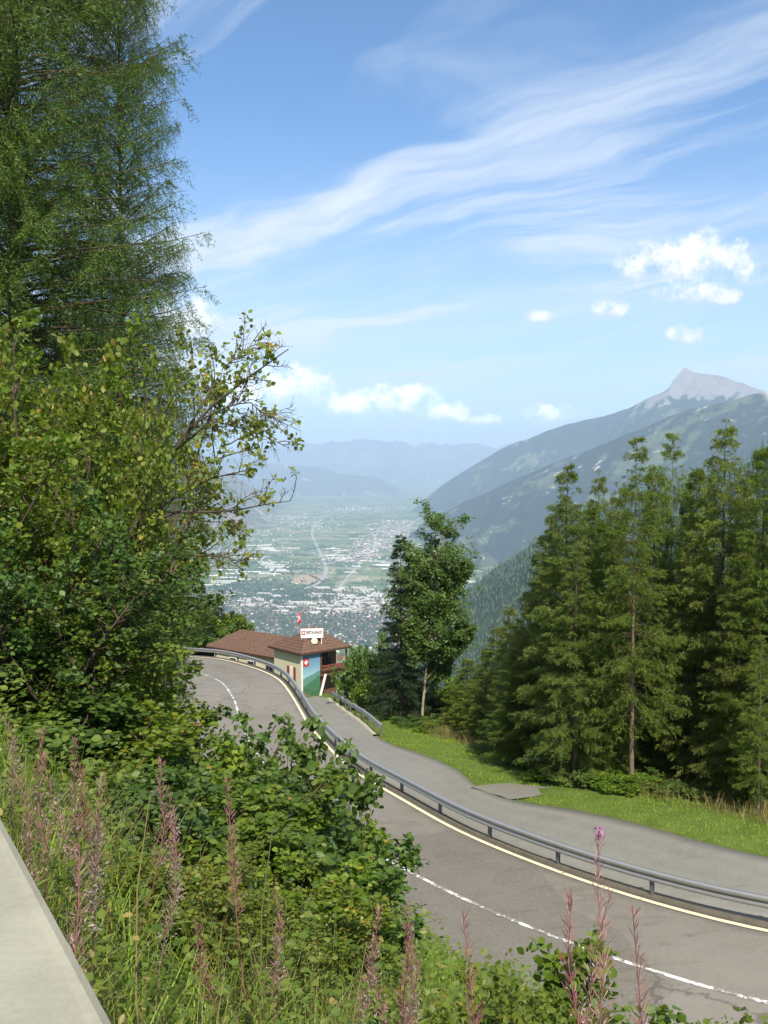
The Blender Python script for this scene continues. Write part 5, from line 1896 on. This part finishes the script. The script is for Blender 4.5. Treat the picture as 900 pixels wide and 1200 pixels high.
# leaves thin out towards the tips
tipx = B2[:, -1, 0] + HB[0]
keep = g.random(len(B2)) < np.clip(np.interp(tipx, [-3.1, -2.5, -2.1, -1.6, -1.2], [0.85, 0.45, 0.30, 0.26, 0.14]), 0, 1)
V, T, rr, _ = leaves_on(g, B2[keep], 7, 0.062, base=0.5, jit=0.03)
fo_me = mesh_np('foliage', V, T, M['leaf_light'], None, rr)
tree_of('hazel_tree', (tr_me, tw_me, fo_me), tuple(HB), 1.0, 0, 'leaning hazel tree whose half bare limbs reach out over the valley', 'tree', None)

HT_ = []
for sd_, mt_ in ((101, 'leaf_hazel'), (102, 'leaf_light'), (103, 'leaf_dark')):
    g = np.random.default_rng(sd_)
    HT_.append(broadleaf(sd_, stems_fan(g, 9, 4.6, (0.08, -0.05), 0.40), 16, 7, 9, None, 0.086, 0.34, 0.18, 0.85, mt_, 'bark', 0.045, base=0.45, t1=0.1))
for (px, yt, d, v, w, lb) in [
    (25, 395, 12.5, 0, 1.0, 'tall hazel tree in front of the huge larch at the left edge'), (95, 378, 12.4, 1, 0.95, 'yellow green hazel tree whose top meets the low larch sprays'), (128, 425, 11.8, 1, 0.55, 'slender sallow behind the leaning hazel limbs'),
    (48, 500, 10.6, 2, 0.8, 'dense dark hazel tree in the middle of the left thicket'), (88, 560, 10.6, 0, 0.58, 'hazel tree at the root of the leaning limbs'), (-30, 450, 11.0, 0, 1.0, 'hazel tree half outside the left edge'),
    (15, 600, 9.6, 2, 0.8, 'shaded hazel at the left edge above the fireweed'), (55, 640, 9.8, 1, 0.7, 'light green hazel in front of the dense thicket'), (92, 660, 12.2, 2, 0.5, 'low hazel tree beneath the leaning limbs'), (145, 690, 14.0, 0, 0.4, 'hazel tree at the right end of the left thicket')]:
    a, b = ratio(px, yt)
    x, y = a * d, d
    z0 = snap(x, y)
    s = (b * d - z0) / 4.75
    tree_of('hazel_tree', HT_[v][:3], (x, y, z0 - 0.1), (w, w, s), px * 0.9 % 6.28, lb, 'tree', 'hazel trees at the left')

# ------------------------------------------------------------------ fireweed
BX = [-60, 0, 150, 215, 300, 400, 440, 480, 510, 560, 640, 760, 900, 1000]
BYY = [760, 760, 765, 772, 845, 885, 960, 1040, 1100, 1140, 1125, 1120, 1165, 1190]


def fireweed(seed, H, npod, nfl, red, flower=False):
    g = np.random.default_rng(seed)
    zz = np.linspace(0, H, 8)
    lean = np.cumsum(g.normal(0, 0.020, (8, 2)) + g.normal(0, 0.016, 2), axis=0)
    lean += np.outer((zz / H) ** 2, g.normal(0, 0.07, 2))
    st = np.column_stack([lean, zz])
    V, T = tubes(st[None], np.linspace(0.004, 0.0015, 8)[None], 5)
    stem = mesh_np('stem', V, T, M['pod'], None, np.full(len(V), 0.25 if red else .4))

    def along(n, lo, hi):
        z = g.uniform(lo, hi, n) * H
        return np.column_stack([np.interp(z, zz, lean[:, 0]), np.interp(z, zz, lean[:, 1]), z])
    p = along(npod, 0.52, 0.985)
    az = g.uniform(0, 6.28, npod)
    f = (p[:, 2] / H - 0.52) / 0.47
    d = np.column_stack([np.cos(az), np.sin(az), g.uniform(0.5, 1.3, npod) + f * 0.8])
    V, T, rr = place(DIAM_V, DIAM_T, p, d, g.normal(0, 1, (npod, 3)), (0.085 - 0.035 * f) * g.uniform(.7, 1.2, npod), 0.0036, np.clip(g.normal(0.40 if red else 0.62, 0.22, npod), 0, 1))
    pods = mesh_np('seed_pods', V, T, M['pod'], None, rr)
    nl = 46
    p = along(nl, 0.05, 0.58)
    az = np.arange(nl) * 2.4
    d = np.column_stack([np.cos(az), np.sin(az), g.normal(0.15, 0.25, nl)])
    V, T, rr = place(DIAM_V, DIAM_T, p, d, np.array([0, 0, 1.0]) + g.normal(0, .3, (nl, 3)), g.uniform(.07, .12, nl), 0.020, np.clip(g.normal(.5, .2, nl), 0, 1))
    lv = mesh_np('foliage', V, T, M['herb'], None, rr)
    out = [stem, pods, lv]
    if nfl:
        p = along(nfl, 0.45, 0.85) + g.normal(0, 0.022, (nfl, 3))
        V, T, rr = place(DIAM_V, DIAM_T, p, g.normal(0, 1, (nfl, 3)), g.normal(0, 1, (nfl, 3)), g.uniform(.010, .028, nfl), 0.006, g.random(nfl))
        out.append(mesh_np('seed_fluff', V, T, M['fluff'], None, rr))
    if flower:
        n = 26
        p = along(n, 0.975, 1.0) + g.normal(0, 0.008, (n, 3))
        V, T, rr = place(DIAM_V, DIAM_T, p, g.normal(0, 1, (n, 3)) + np.array([0, 0, .5]), g.normal(0, 1, (n, 3)), 0.018, 0.012, g.random(n))
        out.append(mesh_np('petals', V, T, M['petal'], None, rr))
    return out


FWM = [fireweed(201, 1.35, 130, 40, True), fireweed(202, 1.35, 100, 120, False), fireweed(203, 1.35, 140, 0, True), fireweed(204, 1.35, 90, 260, False), fireweed(205, 1.35, 130, 30, False, True), fireweed(206, 1.35, 110, 90, True), fireweed(207, 1.35, 80, 220, False), fireweed(208, 1.35, 160, 10, True)]
for (px, yt, d, v, lb) in [
    (62, 856, 3.6, 0, 'pink fireweed spike leftmost of the cluster above the parapet'), (92, 852, 4.0, 0, 'pink fireweed spike in the middle of the cluster'), (70, 900, 3.2, 3, 'fluffy white fireweed below the pink cluster'),
    (104, 892, 3.7, 1, 'pink and white fireweed right of the cluster'), (130, 885, 4.3, 2, 'deep pink fireweed beside the broad hazel leaves'), (152, 893, 4.4, 2, 'dark red fireweed spike right of the deep pink one'), 
    (28, 842, 4.6, 3, 'faded fluffy fireweed near the left edge'), (62, 985, 2.3, 3, 'shaggy pale fireweed hanging over the parapet edge'), (76, 1010, 2.2, 1, 'dry pink fireweed close against the parapet'),
    (56, 1040, 2.1, 3, 'low fluffy fireweed touching the parapet'), (318, 922, 4.2, 0, 'tall brown seed plume in the centre of the bank'), (210, 930, 5.2, 3, 'pale fluffy fireweed between the hazel leaves'), 
    (262, 1040, 3.9, 2, 'brown starry fireweed low in the bank'), (322, 1048, 3.8, 1, 'faded pink fireweed right of the starry one'), (384, 1070, 3.7, 3, 'white fluffy fireweed at the lower middle'), 
    (458, 1095, 3.8, 1, 'slender fireweed at the edge of the road'), (492, 1072, 3.7, 1, 'pink fireweed standing against the asphalt at the lower middle'), (500, 1085, 3.4, 2, 'pink fireweed leaning beside the one against the asphalt'), (525, 1110, 3.4, 3, 'pale fireweed low against the asphalt'),
    (570, 1068, 3.6, 0, 'narrow rusty fireweed spike against the road'), (652, 1040, 3.7, 1, 'tall thin fireweed stem left of the flowering one'), (678, 1020, 3.7, 4, 'tall fireweed with pink flowers left at its tip'), (716, 1060, 3.5, 2, 'dense pink fireweed spike right of the flowering one'), 
    (808, 1085, 3.5, 0, 'rightmost pink fireweed spike against the road'), (136, 1180, 1.75, 2, 'red fireweed tip at the bottom beside the parapet end'), (178, 985, 3.4, 3, 'grey fluffy fireweed left of the tall pale stalk'), (40, 900, 3.4, 1, 'pale pink fireweed left of the tall cluster')]:
    a, b = ratio(px, yt)
    x, y = a * d, d
    z0 = snap(x, y)
    H = b * d - z0
    v = v if v == 4 else (v, v, {0: 5, 1: 6, 2: 7, 3: 3}[v])[int(px) % 3]
    s = H / 1.35
    w = min(1.15, max(0.8, s * 0.9))
    root = tree_of('fireweed', FWM[v], (x, y, z0), (w, w, s), px % 6.28, lb, 'fireweed', 'fireweed going to seed on the bank')
    root.rotation_euler[0] = random.Random(px).uniform(-.10, .10)
    root.rotation_euler[1] = random.Random(px + 1).uniform(-.13, .13)

# ------------------------------------------------------------------ undergrowth on the bank
g = np.random.default_rng(300)


def bank_points(n, smax=9.5, tmin=-2.0, tmax=17.0, pw=1.6):
    s = smax * g.random(n) ** pw + 0.05
    t = g.uniform(tmin, tmax, n)
    xy = WALL0[None] + WALLD[None] * t[:, None] + WALLN[None] * s[:, None]
    z = ground_z(xy)
    keep = (xy[:, 1] > 0.7)
    return np.column_stack([xy, z])[keep]


def limit(p, h):
    """keeps low growth out of the view of the road"""
    dep = np.maximum(p[:, 1], 0.3)
    px = 450 + F * p[:, 0] / dep
    yb = np.interp(px, BX, BYY)
    rb = np.array([ratio(450, y)[1] for y in yb])
    return np.minimum(h, rb * dep - p[:, 2] + 0.05)


p = bank_points(28000)
h = limit(p, g.uniform(0.10, 0.42, len(p)) * (0.5 + 0.5 * (fbm(p[:, :2] * 0.7, 3, .5, 5) + 1)))
ok = h > 0.06
p, h = p[ok], h[ok]
d = np.column_stack([g.normal(0, .35, len(p)), g.normal(0, .35, len(p)), np.ones(len(p))])
V, T, rr = place(BLADE_V, BLADE_T, p, d, g.normal(0, 1, (len(p), 3)), h, 0.008 + h * .006, np.clip(g.normal(.55, .25, len(p)), 0, 1))
o = link('tall_grass', mesh_np('tall_grass', V, T, M['grass'], None, rr))
tag(o, 'long green grass growing all over the bank', 'grass', None, 'stuff')
p = bank_points(13000, 4.2, -1.0, 5.0, 1.2)
h = limit(p, g.uniform(0.2, 0.75, len(p)))
ok = (h > 0.1) & (fbm(p[:, :2] * 0.9, 3, .5, 8) > -0.12)
p, h = p[ok], h[ok]
d = np.column_stack([g.normal(0, .7, len(p)), g.normal(0, .7, len(p)), np.ones(len(p))])
V, T, rr = place(BLADE_V, BLADE_T, p, d, g.normal(0, 1, (len(p), 3)), h, 0.003 + h * .004, np.clip(g.normal(.4, .25, len(p)), 0, 1))
o = link('dry_grass', mesh_np('dry_grass', V, T, M['grass_dry'], None, rr))
tag(o, 'dry buff grass stems among the herbs near the parapet', 'grass', None, 'stuff')
# broad leaved herbs: short stems with leaves at several heights
p = bank_points(4400, 9.5, -1.5, 16, 1.4)
h = limit(p, g.uniform(0.15, 0.85, len(p)))
ok = h > 0.08
p, h = p[ok], h[ok]
k = 9
q = np.repeat(p, k, axis=0)
hh = np.repeat(h, k)
f = np.tile(np.linspace(0.25, 1.0, k), len(p))
q = q + np.column_stack([g.normal(0, .07, len(q)), g.normal(0, .07, len(q)), f * hh])
d = np.column_stack([g.normal(0, 1, len(q)), g.normal(0, 1, len(q)), g.normal(.1, .3, len(q))])
nn = np.array([0, -.2, 1.0]) + g.normal(0, .4, (len(q), 3))
near_ = np.hypot(q[:, 0], q[:, 1])
S = g.uniform(.6, 1.2, len(q)) * np.interp(near_, [1.5, 4, 9], [.028, .045, .075])
V, T, rr = place(HAZEL_V, HAZEL_T, q, d, nn, S, S * np.repeat(g.choice([.35, .6, .85], len(p)), k), np.clip(np.repeat(g.normal(.5, .18, len(p)), k) + g.normal(0, .1, len(q)), 0, 1))
o = link('herbs', mesh_np('herbs', V, T, M['herb'], None, rr))
tag(o, 'leafy green herbs covering the bank between the shrubs', 'herbs', None, 'stuff')
# single pale stalks
for (px, yt, d, lb) in [(312, 960, 3.7, 'tall pale grass stalk crossing the brown seed plume'), (166, 930, 3.3, 'thin pale grass stalk behind the fluffy fireweed'), (420, 1105, 3.4, 'pale curved grass stalk at the lower middle')]:
    a, b = ratio(px, yt)
    x, y = a * d, d
    z0 = snap(x, y)
    H = b * d - z0
    V, T = tubes([[(0, 0, 0), (-.03, 0, H * .35), (-.02, 0, H * .7), (0.03, 0, H)]], [[.004, .0035, .003, .0015]], 5)
    o = link('grass_stalk', mesh_np('grass_stalk', V, T, M['grass_dry'], None, np.full(len(V), .8)))
    o.location = (x, y, z0)
    tag(o, lb, 'grass stalk', 'pale grass stalks')

# ------------------------------------------------------------------ verge grass
n, t = side_normals(ACC_R)
i = g.integers(0, len(ACC_R) - 12, 48000)
w = g.uniform(0.0, 1.0, len(i)) ** 0.8
xy = ACC_R[i, :2] - n[i] * (0.05 + w[:, None] * 6.8) + t[i] * g.uniform(-.6, .6, (len(i), 1))
inpad = (np.abs(xy[:, 0] - 6.1) < 2.0) & (np.abs(xy[:, 1] - 42.7) < 1.5) & ((xy[:, 1] - 42.7) < 1.0) & (g.random(len(xy)) < .88)
infr = (xy[:, 1] > 24) & (xy[:, 0] > -8) & ~inpad
xy, w = xy[infr], w[infr]
p = np.column_stack([xy, ground_z(xy) - 0.01])
tall = np.clip((w - 0.62) / 0.3, 0, 1) * (fbm(xy * .25, 3, .5, 77) * .5 + .6)
h = g.uniform(.05, .14, len(p)) + tall * g.uniform(0, .45, len(p))
d = np.column_stack([g.normal(0, .4, len(p)), g.normal(0, .4, len(p)), np.ones(len(p))])
patch = fbm(xy * .5, 4, .5, 31)
rn = np.clip(.45 + .35 * patch + g.normal(0, .12, len(p)) + tall * .35, 0, 1)
V, T, rr = place(BLADE_V, BLADE_T, p, d, g.normal(0, 1, (len(p), 3)), h, 0.022, rn)
o = link('verge_grass', mesh_np('verge_grass', V, T, M['grass'], None, rr))
tag(o, 'mown green grass verge beside the access lane', 'grass', None, 'stuff')
sel = (w > .52) & (g.random(len(w)) < .40) & (fbm(xy * .3, 3, .5, 55) > -.25)
p = p[sel]
h = g.uniform(.3, .95, len(p))
d = np.column_stack([g.normal(0, .2, len(p)), g.normal(0, .2, len(p)), np.ones(len(p))])
V, T, rr = place(BLADE_V, BLADE_T, p, d, g.normal(0, 1, (len(p), 3)), h, 0.022, np.clip(g.normal(.55, .25, len(p)), 0, 1))
o = link('dry_grass', mesh_np('dry_grass', V, T, M['grass_dry'], None, rr))
tag(o, 'tall dry grass along the back of the verge under the trees', 'grass', None, 'stuff')

# white barrier and post seen through the trees
bp = at(648, 889, 47.5)
br = empty('barrier', (bp[0], bp[1], bp[2] - 0.5))
tag(br, 'low white barrier rail with a pale wooden post behind the verge', 'barrier')
bm = bmesh.new()
bm_box(bm, (-0.4, 0, 0.5), (2.1, 0.06, 0.14), 0.05, 0.01)
link('rail', bm_mesh('rail', bm, M['white']), br)
bm = bmesh.new()
bm_box(bm, (0.25, -0.08, 0.35), (0.16, 0.10, 1.3), 0, 0.01)
link('post', bm_mesh('post', bm, M['bark_pale']), br)
